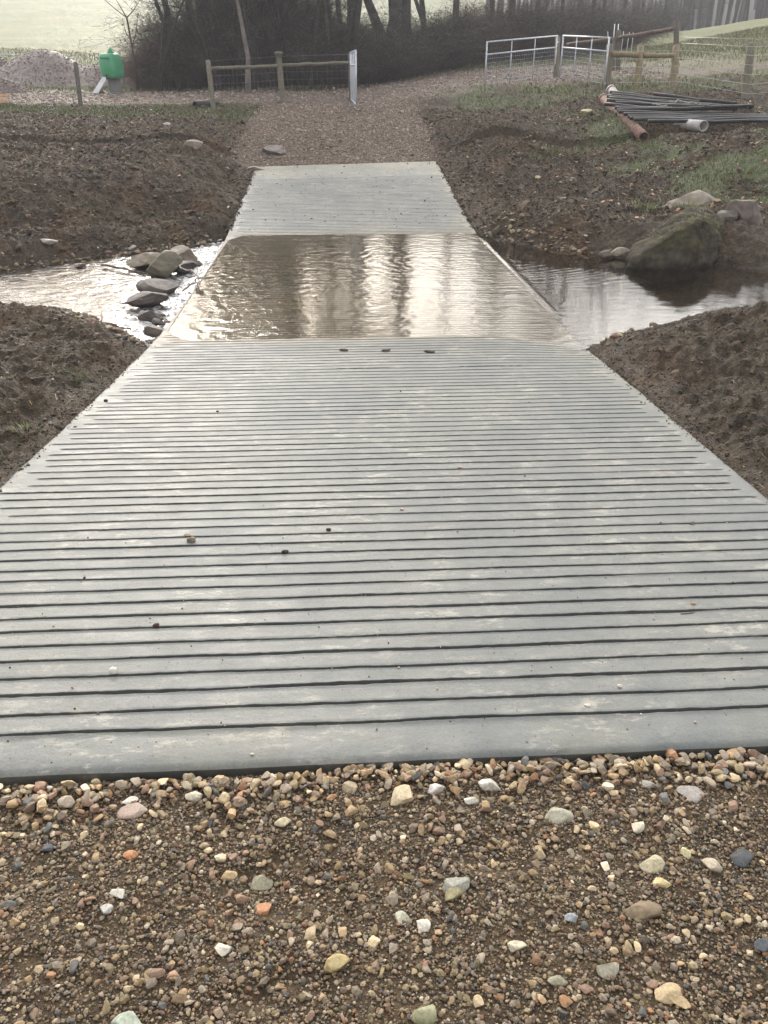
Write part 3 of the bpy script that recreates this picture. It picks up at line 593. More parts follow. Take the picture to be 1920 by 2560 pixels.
for u, v_, L, c_, lab in fgs:
    p = at_z(u, v_+6, -.045); z0 = H(p[0], p[1]); dist = np.linalg.norm(p-np.array([0, 0, CAMZ])); size = L*K/FPX*dist*.5
    Vv, T = rock_shape(4, rr_, int(rr_.integers(9, 20)), .58, .045, (1, rr_.uniform(.62, .85), rr_.uniform(.5, .66)))
    if 'flat' in lab: Vv[:, 2] *= .55
    if 'long' in lab or 'oblong' in lab: Vv[:, 1] *= .7
    a = rr_.uniform(-.5, .5); Vv = Vv@np.array([[math.cos(a), -math.sin(a), 0], [math.sin(a), math.cos(a), 0], [0, 0, 1]]).T
    hz = Vv[:, 2].max()*size
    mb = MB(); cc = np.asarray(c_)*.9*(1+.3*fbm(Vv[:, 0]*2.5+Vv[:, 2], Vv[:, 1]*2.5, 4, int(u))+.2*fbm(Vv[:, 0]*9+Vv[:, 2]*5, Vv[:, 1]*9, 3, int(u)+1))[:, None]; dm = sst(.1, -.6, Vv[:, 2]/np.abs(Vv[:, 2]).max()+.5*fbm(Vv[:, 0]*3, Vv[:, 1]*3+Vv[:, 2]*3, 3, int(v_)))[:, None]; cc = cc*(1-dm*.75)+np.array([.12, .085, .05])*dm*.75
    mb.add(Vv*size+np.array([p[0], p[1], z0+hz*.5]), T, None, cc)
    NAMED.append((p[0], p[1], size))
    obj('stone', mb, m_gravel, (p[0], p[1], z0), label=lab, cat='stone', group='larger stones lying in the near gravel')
# foreground gravel -- very small grit
mb = MB()
NM = np.array(NAMED)
def free(px, py, s): return (np.hypot(px[:, None]-NM[:, 0], py[:, None]-NM[:, 1]) > NM[:, 2]*.8+s[:, None]).all(1)
n = 62000; px = r.uniform(-1.5, 1.5, n); py = r.uniform(.55, 1.592, n); k = np.abs(px) < .55+py*.62; px, py = px[k], py[k]
s = r.uniform(.0016, .0042, len(px)); scatter(mb, sh1, np.c_[px, py, fgz(px, py)+s*.3], s, stone_cols(len(px), r, .5), r, .8)
n = 34000; px = r.uniform(-1.6, 1.6, n); py = r.uniform(.5, 1.59, n); k = np.abs(px) < .6+py*.66; px, py = px[k], py[k]; n = len(px); s = np.exp(r.normal(math.log(.0047), .36, n)); scatter(mb, sh1, np.c_[px, py, fgz(px, py)+s*.35], s, stone_cols(n, r, .62), r, .7)
n = 3200; px = r.uniform(-1.8, 1.8, n); py = r.uniform(.2, 1.585, n); kk_ = fbm(px*1.6, py*1.6, 3, 91) > r.uniform(-.6, .35, n); px, py = px[kk_], py[kk_]; n = len(px); s = np.minimum(np.exp(r.normal(math.log(.0098), .34, n)), .02); kf = free(px, py, s); scatter(mb, sh3, np.c_[px, py, fgz(px, py)+s*.35][kf], s[kf], stone_cols(n, r, .85)[kf], r, .45)
n = 1100; px = r.uniform(-1.8, 1.8, n); py = r.uniform(.2, 1.56, n); s = np.minimum(np.exp(r.normal(math.log(.0125), .25, n)), .02); kf = free(px, py, s); scatter(mb, sh3, np.c_[px, py, fgz(px, py)+s*.25][kf], s[kf], stone_cols(n, r, .95)[kf], r, .5)
n = 1500; px = r.uniform(-1.8, 1.8, n); py = 1.588-np.abs(r.normal(0, .06, n))-.02*(px < 0); s = np.minimum(np.exp(r.normal(math.log(.0125), .36, n)), .021); k = (fbm(px*2, px*0, 2, 9) > -.25) | (r.random(n) < .4); k = k & free(px, py, s)
scatter(mb, sh3, np.c_[px, py, fgz(px, py)+s*.6+.006][k], s[k], stone_cols(n, r)[k], r, .5)
n = 6000; px = r.uniform(-5, 5, n); py = r.uniform(-2, 1.5, n); k = (np.abs(px) > 1.7) | (py < .3); px, py = px[k], py[k]; s = np.exp(r.normal(math.log(.009), .35, len(px))); scatter(mb, sh2, np.c_[px, py, fgz(px, py)+s*.3], s, stone_cols(len(px), r, .8), r, .5)
obj('gravel', mb, m_gravel, smooth=False, kind='stuff', label='wet brown and cream gravel in front of the near end of the concrete', cat='gravel')
# loose bits on the slab
def bit(u, v_, L, c_, name, lab, cat, dims=(1, .7, .6), cuts=5, mat=m_clod, grp=None, nz=.12):
    y = 3.0
    for _ in range(25):
        p = at_z(u, v_, float(slab_z(0, y))); y = p[1]
    z0 = float(slab_z(p[0], y)); dist = np.linalg.norm(p-np.array([0, 0, CAMZ])); size = L*K/FPX*dist*.5
    Vv, T = rock_shape(3, rr_, cuts, .4, nz, dims); a = rr_.uniform(-.4, .4); Vv = Vv@np.array([[math.cos(a), -math.sin(a), 0], [math.sin(a), math.cos(a), 0], [0, 0, 1]]).T
    mb = MB(); mb.add(Vv*size+np.array([p[0], y, z0+Vv[:, 2].max()*size*.8]), T, None, c_)
    obj(name, mb, mat, (p[0], y, z0), label=lab, cat=cat, group=grp)
DK = (.05, .03, .025)
bit(743, 758, 22, DK, 'bark_piece', 'dark bark piece at the water edge, leftmost of three in a row', 'bark', (1, .3, .25), 3, m_stick, 'bark pieces by the waterline')
bit(834, 759, 20, DK, 'bark_piece', 'dark bark piece at the water edge, between two others', 'bark', (1, .35, .3), 3, m_stick, 'bark pieces by the waterline')
bit(927, 762, 26, DK, 'bark_piece', 'dark bark piece at the water edge, rightmost of three in a row', 'bark', (1, .25, .25), 3, m_stick, 'bark pieces by the waterline')
G2 = 'clods of mud on the concrete'; G3 = 'small pebbles on the concrete'
bit(616, 1194, 16, DK, 'mud_clod', 'dark mud clod left of centre on a groove', 'clod', grp=G2); bit(710, 1146, 12, DK, 'mud_clod', 'small dark clod at the middle of the slab, right of a larger clod', 'clod', grp=G2)
bit(338, 1354, 15, (.08, .04, .035), 'mud_clod', 'reddish dark clod at lower left of the slab', 'clod', grp=G2); bit(414, 1170, 20, (.25, .19, .13), 'mud_clod', 'brown clod amid pale mud smears on the left', 'clod', grp=G2)
bit(405, 1157, 14, (.3, .22, .14), 'mud_clod', 'flat brown crumb just above the brown clod among mud smears', 'clod', (1, .7, .3), grp=G2)
bit(229, 867, 9, DK, 'mud_clod', 'tiny dark clod near the left edge of the slab', 'clod', grp=G2); bit(1495, 1132, 12, (.22, .19, .16), 'mud_clod', 'grey brown clod toward the right edge of the slab', 'clod', grp=G2)
bit(470, 890, 6, DK, 'mud_clod', 'tiny dark clod in the upper left of the near slab', 'clod', grp=G2)
bit(247, 1454, 20, WHT, 'pebble', 'squarish pale pebble resting in a groove at lower left', 'pebble', (1, .9, .8), 8, m_stone, G3, .03)
bit(1269, 1524, 14, WHT, 'pebble', 'small white chip near the lowest groove at right', 'pebble', (1, .7, .3), 6, m_stone, G3, .03); bit(1338, 1484, 11, WHT, 'pebble', 'white pebble in a groove at lower right', 'pebble', (1, .7, .6), 6, m_stone, G3, .03)
bit(993, 1011, 10, (.5, .36, .26), 'pebble', 'tan pebble on the slab right of centre', 'pebble', (1, .7, .5), 6, m_stone, G3, .03); bit(868, 1101, 10, (.55, .38, .3), 'pebble', 'pinkish pebble near the middle of the slab', 'pebble', (1, .7, .5), 6, m_stone, G3, .03)
bit(1497, 1305, 10, (.45, .25, .12), 'pebble', 'rusty pebble above the short twig at right', 'pebble', (1, .7, .5), 6, m_stone, G3, .03); bit(1485, 1325, 34, (.4, .25, .17), 'twig', 'short reddish twig on the right of the slab', 'twig', (1, .08, .06), 2, m_stick, None, .03)
bit(108, 1703, 12, WHT, 'pebble', 'white chip on the slab front corner at left', 'pebble', (1, .7, .5), 6, m_stone, G3, .03); bit(545, 1630, 9, CREAM, 'pebble', 'cream chip on the smooth front band left of centre', 'pebble', (1, .7, .5), 6, m_stone, G3, .03)
mb = MB(); n = 1500; px = r.uniform(SL+.05, SR-.05, n); py = SY0+.03+r.exponential(1.2, n); k = py < 6.6; px, py = px[k], py[k]; s = np.exp(r.normal(math.log(.0016), .45, len(px)))
scatter(mb, sh1, np.c_[px, py, slab_z(px, py)+s*.5], s, stone_cols(len(px), r)*np.where(r.random((len(px), 1)) < .35, .25, 1.1), r, .3)
n = 500; px = r.uniform(SL+.05, SR-.05, n); py = r.uniform(12.7, 17.7, n); s = np.exp(r.normal(math.log(.006), .5, n)); scatter(mb, sh1, np.c_[px, py, slab_z(px, py)+s*.4], s, np.tile([.1, .07, .055], (n, 1)), r, .3)
obj('grit', mb, m_stone, kind='stuff', label='fine grit and crumbs scattered on the concrete ford', cat='grit')
# track gravel
mb = MB(); n = 42000; px = r.uniform(-3, 3, n); py = r.uniform(17.85, 25.5, n); k = masks(px, py)[1] > r.uniform(.1, .8, n); px, py = px[k], py[k]; s = np.exp(r.normal(math.log(.015), .4, len(px)))
cc = np.array([(.21, .15, .115), (.26, .20, .155), (.14, .105, .082), (.36, .31, .25), (.17, .12, .09)])[r.integers(0, 5, len(px))]*r.uniform(.75, 1.2, (len(px), 1))
scatter(mb, sh1, np.c_[px, py, height(px, py)+s*.3], s, cc, r, .6)
n = 26000; px = r.uniform(-18, 10, n); py = r.uniform(24.5, 36, n); k = masks(px, py)[1] > r.uniform(.1, .8, n); px, py = px[k], py[k]; s = np.exp(r.normal(math.log(.024), .4, len(px)))
cc = np.array([(.27, .20, .165), (.32, .25, .21), (.18, .14, .115), (.4, .34, .29)])[r.integers(0, 4, len(px))]*r.uniform(.75, 1.2, (len(px), 1)); scatter(mb, sh1, np.c_[px, py, height(px, py)+s*.3], s, cc, r, .6)
obj('track_gravel', mb, m_stone, smooth=False, kind='stuff', label='pinkish brown crushed stone covering the tracks beyond the ford', cat='gravel')
# soil clods
mb = MB()
def soil_pts(n, x0, x1, y0, y1, far_bias=False):
    px = r.uniform(x0, x1, n); py = r.uniform(y0, y1, n); f, tr_, g_ = masks(px, py); z = height(px, py)
    pq = px+shr(py); e = np.maximum(np.maximum(SL-pq, pq-SR), np.maximum(SY0-py, py-SY3)); wl = np.where(px < 0, ZS, ZW)
    k = (e > .02) & (f < .3) & (tr_ < .4) & (g_ < .75) & ((z > wl-.02)); return px[k], py[k], z[k]
clods = [rock_shape(1, r, 7, .6, .1, (1, r.uniform(.5, .85), r.uniform(.3, .55))) for _ in range(12)]; clods2 = [rock_shape(2, r, 6, .5, .22, (1, r.uniform(.6, .9), r.uniform(.35, .6)), 2.6) for _ in range(14)]
def soilcol(n): return np.array([.073, .054, .036])*r.uniform(.5, 1.9, (n, 1))*(1+r.normal(0, .06, (n, 3)))
for n, b_, sz, sg, shp in ((30000, (2.0, 5.0, 2.5, 8.5), .0055, .45, clods), (24000, (-4.6, SL, 3.5, 9.0), .006, .45, clods), (30000, (2.0, 7.5, 1.7, 9.5), .008, .5, clods), (900, (2.0, 7.5, 1.7, 9.5), .017, .4, clods2), (26000, (-8, SL, 1.7, 9.0), .009, .5, clods), (900, (-8, SL, 1.7, 9.0), .018, .4, clods2),
                           (42000, (-10, SL, 10, 24), .018, .5, clods), (1800, (-10, SL, 10, 24), .034, .35, clods2), (36000, (1.8, 10, 11, 23), .018, .5, clods), (1800, (1.8, 10, 11, 23), .034, .35, clods2), (60, (1.8, 9, 11.5, 22), .075, .3, clods2), (60, (-10, SL, 10.5, 22), .075, .3, clods2)):
    px, py, pz = soil_pts(n, *b_); s = np.minimum(np.exp(r.normal(math.log(sz), sg, len(px))), sz*3); scatter(mb, shp, np.c_[px, py, pz+s*.12], s, soilcol(len(px)), r, .7)
for X0, sg_ in ((SL, -1), (SR, 1)):
    for y0, y1, n, sz in ((2.0, 6.9, 1500, .006), (12.7, 17.8, 1500, .014)):
        py = r.uniform(y0, y1, n); k = fbm(py*1.3, py*0+sg_, 3, 150) > r.uniform(-.5, .5, n); py = py[k]; d_ = r.normal(0, .028, len(py)); px = X0-shr(py)+sg_*d_+sg_*.01; s = np.exp(r.normal(math.log(sz), .45, len(py)))
        scatter(mb, clods, np.c_[px, py, slab_z(np.clip(px+shr(py), SL, SR), py)+s*.2-.012*(sg_*d_ > 0)*0], s, soilcol(len(py)), r, .6)
obj('soil_crumbs', mb, m_clod, smooth=False, kind='stuff', label='loose dark crumbs of earth covering the stream banks', cat='soil')
mb = MB()
for n, b_, sz in ((700, (2.0, 7.5, 1.7, 9.5), .008), (700, (-8, SL, 1.7, 9.0), .009), (2200, (-10, SL, 10, 24), .016), (2000, (1.8, 10, 11, 23), .018)):
    px, py, pz = soil_pts(n, *b_); s = np.exp(r.normal(math.log(sz), .5, len(px))); scatter(mb, sh2, np.c_[px, py, pz+s*.35], s, stone_cols(len(px), r, .75), r, .5)
# stones along the water margins
for A, B, n, zz_ in (((170, 692), (330, 752), 260, ZS+.02), ((0, 590), (470, 525), 260, ZS), ((1030, 503), (1360, 568), 260, ZW), ((1290, 740), (1400, 690), 60, ZW)):
    a_, b2 = at_z(*A, zz_), at_z(*B, zz_); tt = r.random(n)[:, None]; P = a_+(b2-a_)*tt; px = P[:, 0]+r.normal(0, .12, n); py = P[:, 1]+r.normal(0, .13, n)
    px = np.where((px > SL-.08) & (px < SR+.08), np.where(px < 0, SL-.1, SR+.1), px)
    s = np.minimum(np.exp(r.normal(math.log(.026), .45, n)), .055); scatter(mb, sh2, np.c_[px, py, height(px, py)+s*.3], s, stone_cols(n, r, .6), r, .4)
obj('bank_pebbles', mb, m_stone, smooth=False, kind='stuff', label='small stones mixed into the earth banks and water margins', cat='pebbles')
# straw, roots and dead stalks on the soil
def strips(mb, P, D, W, C):
    n = len(P); side = np.cross(D, [0, 0, 1.]); side /= np.linalg.norm(side, axis=1)[:, None]+1e-9
    M_ = P+D*.55+np.c_[np.zeros((n, 2)), np.linalg.norm(D, axis=1)*.12]
    V = np.stack([P-side*W[:, None], P+side*W[:, None], M_-side*W[:, None]*.8, M_+side*W[:, None]*.8, P+D], 1).reshape(-1, 3)
    o_ = (np.arange(n)*5)[:, None]; mb.add(V, np.hstack([o_+2, o_+3, o_+4]), np.hstack([o_, o_+1, o_+3, o_+2]), np.repeat(C, 5, 0))
mb = MB()
for n, b_, L in ((1000, (2.0, 7.5, 1.7, 9.5), .05), (2600, (-8, SL, 1.7, 9.0), .07), (5200, (-10, SL, 10, 24), .12), (5200, (1.8, 10, 11, 23), .12)):
    px, py, pz = soil_pts(n, *b_); m_ = len(px); a = r.uniform(0, 6.28, m_); l = L*r.uniform(.3, 1.3, m_); D = np.c_[np.cos(a)*l, np.sin(a)*l, l*r.uniform(-.05, .45, m_)]
    c_ = np.array([(.2, .17, .11), (.12, .09, .06), (.1, .12, .05), (.3, .26, .18)])[r.integers(0, 4, m_)]; strips(mb, np.c_[px, py, pz+.004], D, np.full(m_, L*.02)+.0008, c_)
obj('dead_stalks', mb, m_leaf, kind='stuff', label='bits of straw, root and dead stalk lying over the earth banks', cat='straw')
# grass
mb = MB()
def grass(n, b_, L, W, thr, cols, extra=None):
    px = r.uniform(b_[0], b_[1], n); py = r.uniform(b_[2], b_[3], n); f, tr_, g_ = masks(px, py); k = (g_*(1-tr_*.7) > r.uniform(thr, 1, n))
    z = height(px, py); k &= z > np.where(px < 0, ZS, ZW)+.05; px, py, z = px[k], py[k], z[k]; m_ = len(px)
    a = r.uniform(0, 6.28, m_); l = L*r.uniform(.4, 1.3, m_); D = np.c_[np.cos(a)*l*.6, np.sin(a)*l*.6, l*.8]
    strips(mb, np.c_[px, py, z-.01], D, W*r.uniform(.6, 1.3, m_), np.asarray(cols)[r.integers(0, len(cols), m_)]*r.uniform(.7, 1.3, (m_, 1)))
GC = [(.10, .14, .035), (.14, .17, .05), (.08, .11, .03), (.25, .23, .12), (.07, .09, .03)]
grass(45000, (4, 11, 12, 22), .085, .004, .3, GC); grass(60000, (-12, -1, 21, 25), .08, .005, .15, GC); grass(40000, (2, 12, 21, 29), .09, .005, .2, GC)
grass(90000, (5, 26, 23, 45), .13, .009, .1, [(.15, .16, .06), (.2, .19, .09), (.27, .24, .14), (.11, .13, .04)])
grass(60000, (-26, 4, 29, 50), .13, .01, .1, [(.2, .2, .09), (.27, .25, .14), (.16, .17, .07)])
def tuft(u, v_, d_, n, rad, L, cols=GC):
    p = at_dist(u, v_, d_); px = p[0]+r.normal(0, rad, n); py = p[1]+r.normal(0, rad, n); z = height(px, py); a = np.arctan2(py-p[1], px-p[0])+r.normal(0, .4, n); l = L*r.uniform(.4, 1.2, n)
    D = np.c_[np.cos(a)*l*.55, np.sin(a)*l*.55, l*.75]; strips(mb, np.c_[px, py, z-.01], D, np.full(n, .0035), np.asarray(cols)[r.integers(0, len(cols), n)]*r.uniform(.7, 1.4, (n, 1)))
for u, v_, d_, n, rd, L in ((1190, 352, 17.8, 160, .22, .17), (1240, 345, 18.1, 160, .2, .15), (1160, 368, 17.2, 90, .1, .15), (1385, 520, 13.1, 260, .14, .16), (1480, 500, 13.4, 220, .14, .15), (1610, 390, 15.8, 200, .2, .14), (1380, 468, 14.4, 80, .08, .12),
                             (1480, 430, 15, 300, .35, .13), (1560, 360, 16.5, 300, .35, .13), (1645, 440, 14.6, 200, .2, .16)): tuft(u, v_, d_, n, rd, L)
for u, v_, d_, n, rd, L in ((1595, 950, 4.1, 60, .04, .045), (1575, 1045, 3.4, 40, .03, .04), (300, 860, 5.6, 60, .06, .06), (60, 930, 4.9, 70, .06, .05), (180, 850, 5.9, 60, .07, .06)): tuft(u, v_, d_, n, rd, L)
obj('grass', mb, m_leaf, kind='stuff', label='rough winter grass on the banks, verges and fields', cat='grass')
# fallen leaves
mb = MB(); n = 450; px = r.uniform(4, 10, n); py = r.uniform(12.5, 21, n); px2 = r.uniform(-10, 10, 130); py2 = r.uniform(11, 24, 130); px = np.r_[px, px2]; py = np.r_[py, py2]
e = np.maximum(SL-px, px-SR); k = (e > .1) & (height(px, py) > ZW+.03); px, py = px[k], py[k]; m_ = len(px); z = height(px, py)+.03; a = r.uniform(0, 6.28, m_); l = r.uniform(.03, .08, m_)
strips(mb, np.c_[px, py, z], np.c_[np.cos(a)*l, np.sin(a)*l, l*r.uniform(-.1, .5, m_)], l*.35, np.array([(.42, .22, .12), (.5, .34, .22), (.3, .15, .08)])[r.integers(0, 3, m_)])
obj('fallen_leaves', mb, m_leaf, kind='stuff', label='orange brown fallen leaves scattered on the grassy banks', cat='leaves')

# ================================================================== rocks
def rock(u, v_, d_or_z, size, c_, lab, seed, mat=m_rock, rz=0, tilt=0, cuts=7, nz=.08, sink=.35, name='rock', grp=None, usez=False, top=None, depth=.38, parts=None, zb=None):
    rg = np.random.default_rng(seed); p = at_z(u, v_, d_or_z) if usez else at_dist(u, v_, d_or_z)
    Vv, T = rock_shape(5, rg, cuts+9, depth+.2, nz*.75, (1, 1, 1), 1.5); size = tuple(np.asarray(size)*((.86, .9, .8) if u < 420 and v_ > 540 else (1, 1, 1))); Vv = Vv*np.asarray(size)*.5*1.3
    cy, sy = math.cos(tilt), math.sin(tilt); Vv = Vv@np.array([[cy, 0, sy], [0, 1, 0], [-sy, 0, cy]]).T
    cz, sz = math.cos(rz), math.sin(rz); Vv = Vv@np.array([[cz, -sz, 0], [sz, cz, 0], [0, 0, 1]]).T
    g0 = (d_or_z if usez else H(p[0], p[1])) if zb is None else zb
    Vv = Vv+np.array([p[0], p[1], g0-Vv[:, 2].min()-sink*size[2]])
    cc = np.tile(np.asarray(c_, float), (len(Vv), 1))*(1+.3*fbm(Vv[:, 0]*5+Vv[:, 2]*3, Vv[:, 1]*5+Vv[:, 2]*4, 4, seed))[:, None]
    if top is not None:   # moss and lichen on the upper faces
        zr = (Vv[:, 2]-Vv[:, 2].min())/np.ptp(Vv[:, 2]); mk_ = np.clip(sst(.35, .75, zr+.6*fbm(Vv[:, 0]*4, Vv[:, 1]*4+Vv[:, 2]*4, 4, seed+3)), 0, 1)[:, None]*.7; cc = cc*(1-mk_)+np.asarray(top)*mk_
    wl = (ZW if p[0] > 0 else ZS); wt = (1-.45*(1-sst(.02, .1, Vv[:, 2]-wl)))[:, None]
    mb = MB(); mb.add(Vv, T, None, cc*wt); return obj(name, mb, mat, (p[0], p[1], g0), label=lab, cat='rock', group=grp), Vv
GR = 'rocks in the stream beside the ford'
rock(322, 580, ZS, (.62, .42, .26), (.16, .125, .085), 'flat topped tan rock with dark side, leftmost at the back of the stream group', 21, usez=True, grp=GR, sink=.15, cuts=9)
rock(404, 573, ZS, (.52, .5, .36), (.13, .10, .072), 'brown rock with a dark right face at the back right of the group', 22, usez=True, grp=GR, sink=.12, cuts=8)
rock(354, 600, ZS, (.52, .38, .34), (.17, .15, .105), 'pale olive rounded rock in the middle of the stream group', 23, usez=True, grp=GR, sink=.1, tilt=-.2)
rock(392, 592, ZS, (.4, .4, .2), (.09, .07, .07), 'low dark wet rock under the pale twig', 24, mat=m_rock2, usez=True, grp=GR, sink=.1)
rock(352, 632, ZS, (.56, .42, .24), (.085, .07, .06), 'dark rough rock below the pale rounded one', 25, mat=m_rock2, usez=True, grp=GR, sink=.1, cuts=9)
rock(318, 665, ZS, (.66, .3, .26), (.07, .053, .046), 'long dark slab of rock lying across the stream edge', 26, mat=m_rock2, usez=True, grp=GR, sink=.1, rz=.25, cuts=8, nz=.05)
rock(328, 692, ZS, (.32, .24, .17), (.10, .08, .07), 'grey brown pointed rock nearest the slab at the stream edge', 27, mat=m_rock2, usez=True, grp=GR, sink=.2)
rock(344, 702, ZS, (.14, .12, .1), (.2, .17, .15), 'small round grey stone touching the pointed rock', 28, usez=True, grp=GR, sink=.2)
GB = 'stones on the near left bank'
rock(345, 742, ZS+.1, (.32, .22, .12), (.17, .14, .115), 'flat grey brown stone by the slab where the water begins', 29, usez=True, grp=GB, sink=.3)
rock(334, 722, ZS+.05, (.28, .2, .11), (.15, .12, .1), 'low brown stone just above the flat one on the left bank', 30, usez=True, grp=GB, sink=.3)
rock(240, 550, ZS, (.2, .14, .12), (.2, .12, .1), 'reddish brown stone on the far shore of the stream', 31, usez=True, sink=.2)
rock(275, 545, ZS, (.34, .16, .14), (.36, .34, .31), 'pale grey flat stone on the far shore of the stream', 32, usez=True, sink=.2)
rock(172, 577, ZS, (.16, .1, .06), (.08, .05, .045), 'small dark stone breaking the surface of the left stream', 33, usez=True, sink=.2)
rock(12, 560, ZS, (.3, .2, .12), (.15, .11, .09), 'dark brown stone on the far shore at the left edge', 34, usez=True, sink=.2)
def hull(points, sub=5, nz=.03, seed=0):
    import bmesh
    bm = bmesh.new()
    for p_ in points: bm.verts.new(p_)
    g_ = bmesh.ops.convex_hull(bm, input=bm.verts); bmesh.ops.delete(bm, geom=[v for v in bm.verts if not v.link_faces], context='VERTS')
    for cuts_ in (1, 1, 1): bmesh.ops.subdivide_edges(bm, edges=bm.edges[:], cuts=cuts_, use_grid_fill=True); bmesh.ops.triangulate(bm, faces=bm.faces[:])
    bmesh.ops.smooth_vert(bm, verts=bm.verts[:], factor=.5, use_axis_x=True, use_axis_y=True, use_axis_z=True)
    for cuts_ in (1, 1): bmesh.ops.subdivide_edges(bm, edges=bm.edges[:], cuts=cuts_, use_grid_fill=True); bmesh.ops.triangulate(bm, faces=bm.faces[:])
    bmesh.ops.recalc_face_normals(bm, faces=bm.faces[:]); bm.normal_update(); bm.verts.index_update()
    Vv = np.array([v.co[:] for v in bm.verts]); N_ = np.array([v.normal[:] for v in bm.verts]); T = np.array([[v.index for v in f.verts] for f in bm.faces]); bm.free()
    f_ = fbm(Vv[:, 0]*3.3+Vv[:, 2]*1.3, Vv[:, 2]*3.6+Vv[:, 1]*3.1, 5, seed)+.7*fbm(Vv[:, 0]*1.6+Vv[:, 1]*2, Vv[:, 2]*5+Vv[:, 1], 4, seed+9, True)
    return Vv+N_*(nz*f_)[:, None], T
bp = [(-.66, 0, -.12), (-.64, .02, .10), (-.18, .08, .36), (.14, .14, .52), (.40, .26, .46), (.52, .3, .24), (.42, .14, .02), (.2, .0, -.14), (-.1, -.06, -.16),
      (-.62, .4, -.1), (-.52, .5, .16), (-.1, .65, .44), (.18, .72, .62), (.46, .74, .60), (.66, .66, .36), (.6, .6, -.1)]
q = at_z(1478, 580, ZW); Vv, T = hull(bp, 5, .035, 4); Vv = Vv*np.array([1.0, .9, 1.0])+q+np.array([0, 0, .02]); BV = Vv
cc = np.tile([.032, .028, .021], (len(Vv), 1))*(1+.4*fbm(Vv[:, 0]*5+Vv[:, 2]*3, Vv[:, 1]*5+Vv[:, 2]*4, 4, 4))[:, None]; mk_ = sst(.05, .5, fbm(Vv[:, 0]*3, Vv[:, 2]*3+Vv[:, 1]*2, 4, 6)+.25*(Vv[:, 2]-q[2]))[:, None]*.45; cc = cc*(1-mk_)+np.array([.05, .047, .018])*mk_
cc *= 2.1*(1-.45*(1-sst(.02, .1, Vv[:, 2]-ZW)))[:, None]; mb = MB(); mb.add(Vv, T, None, cc); obj('boulder', mb, m_boulder, tuple(q), label='large dark mossy boulder standing at the edge of the pool', cat='rock')
rock(1500, 452, 14.2, (.95, .5, .4), (.36, .31, .25), 'pale pinkish boulder above the mossy one on the bank', 36, sink=.3, cuts=7, tilt=-.1, name='boulder')
rock(1400, 495, 13.7, (.9, .7, .35), (.085, .06, .05), 'earth covered brown lump left of the pale boulder', 37, mat=m_clod, sink=.25, nz=.14, name='earth_lump')
rock(1592, 556, 12.2, (.5, .4, .42), (.16, .13, .11), 'grey brown blocky rock right of the mossy boulder', 38, sink=.25, cuts=9)
rock(1550, 565, 12.1, (.34, .3, .2), (.1, .085, .07), 'low dark rock between the mossy boulder and the blocky rock', 39, sink=.3)
rock(1590, 490, 13.4, (.55, .3, .16), (.14, .12, .12), 'flat grey stone set in the bank at right', 40, sink=.4)
rock(1262, 262, 21.1, (.34, .2, .14), (.42, .36, .22), 'yellowish stone high on the right bank', 41, sink=.2)
rock(1226, 445, 14.9, (.45, .13, .1), (.3, .25, .22), 'long pale stone low on the right bank', 42, rz=.5, sink=.3) if False else None
rock(1222, 441, 15.1, (.36, .12, .09), (.26, .22, .2), 'slim pale stone on the lower right bank beside the far slab', 42, rz=.5, sink=.2)
rock(1338, 616, ZW, (.0001+.2, .12, .08), (.4, .34, .28), 'pale flat stone at the far edge of the pool', 43, usez=True, sink=.2) if False else None
rock(1335, 552, ZW+.02, (.26, .14, .1), (.4, .34, .26), 'pale flat stone at the far edge of the pool', 43, usez=True, sink=.2)
rock(1310, 556, ZW+.02, (.2, .12, .09), (.16, .12, .1), 'small dark brown stone beside the pale one at the pool', 44, usez=True, sink=.2)
rock(99, 512, 12.6, (.24, .12, .09), (.5, .46, .4), 'whitish oval stone alone on the left bank', 45, sink=.25)
rock(422, 343, 17.5, (.3, .2, .14), (.34, .28, .24), 'brown stone high on the left bank near the far slab', 46, sink=.3)
rock(585, 312, 19.0, (.5, .3, .2), (.26, .23, .21), 'grey stone left of the far end of the concrete', 48, sink=.4)
rock(548, 355, 17.6, (.5, .25, .14), (.23, .18, .15), 'reddish flat stone at the far left corner of the concrete', 49, sink=.3)
rock(362, 285, 20.1, (.28, .2, .12), (.34, .28, .26), 'pinkish stone below the left fence', 50, sink=.3)
# moss and grass growing on the boulder's upper edge
mb = MB(); kz = BV[:, 2] > np.quantile(BV[:, 2], .62); Pb = BV[kz][r.integers(0, kz.sum(), 900)]; Pb = Pb[(Pb[:, 1] < np.quantile(BV[:, 1], .75))]
a = r.uniform(0, 6.28, len(Pb)); l = r.uniform(.01, .04, len(Pb)); strips(mb, Pb, np.c_[np.cos(a)*l, np.sin(a)*l, l*r.uniform(0, .9, len(Pb))], np.full(len(Pb), .003), np.array([(.16, .17, .06), (.24, .22, .1), (.3, .27, .15)])[r.integers(0, 3, len(Pb))])
obj('moss', mb, m_leaf, kind='stuff', label='yellow green moss and grass along the top of the boulder by the pool', cat='moss')
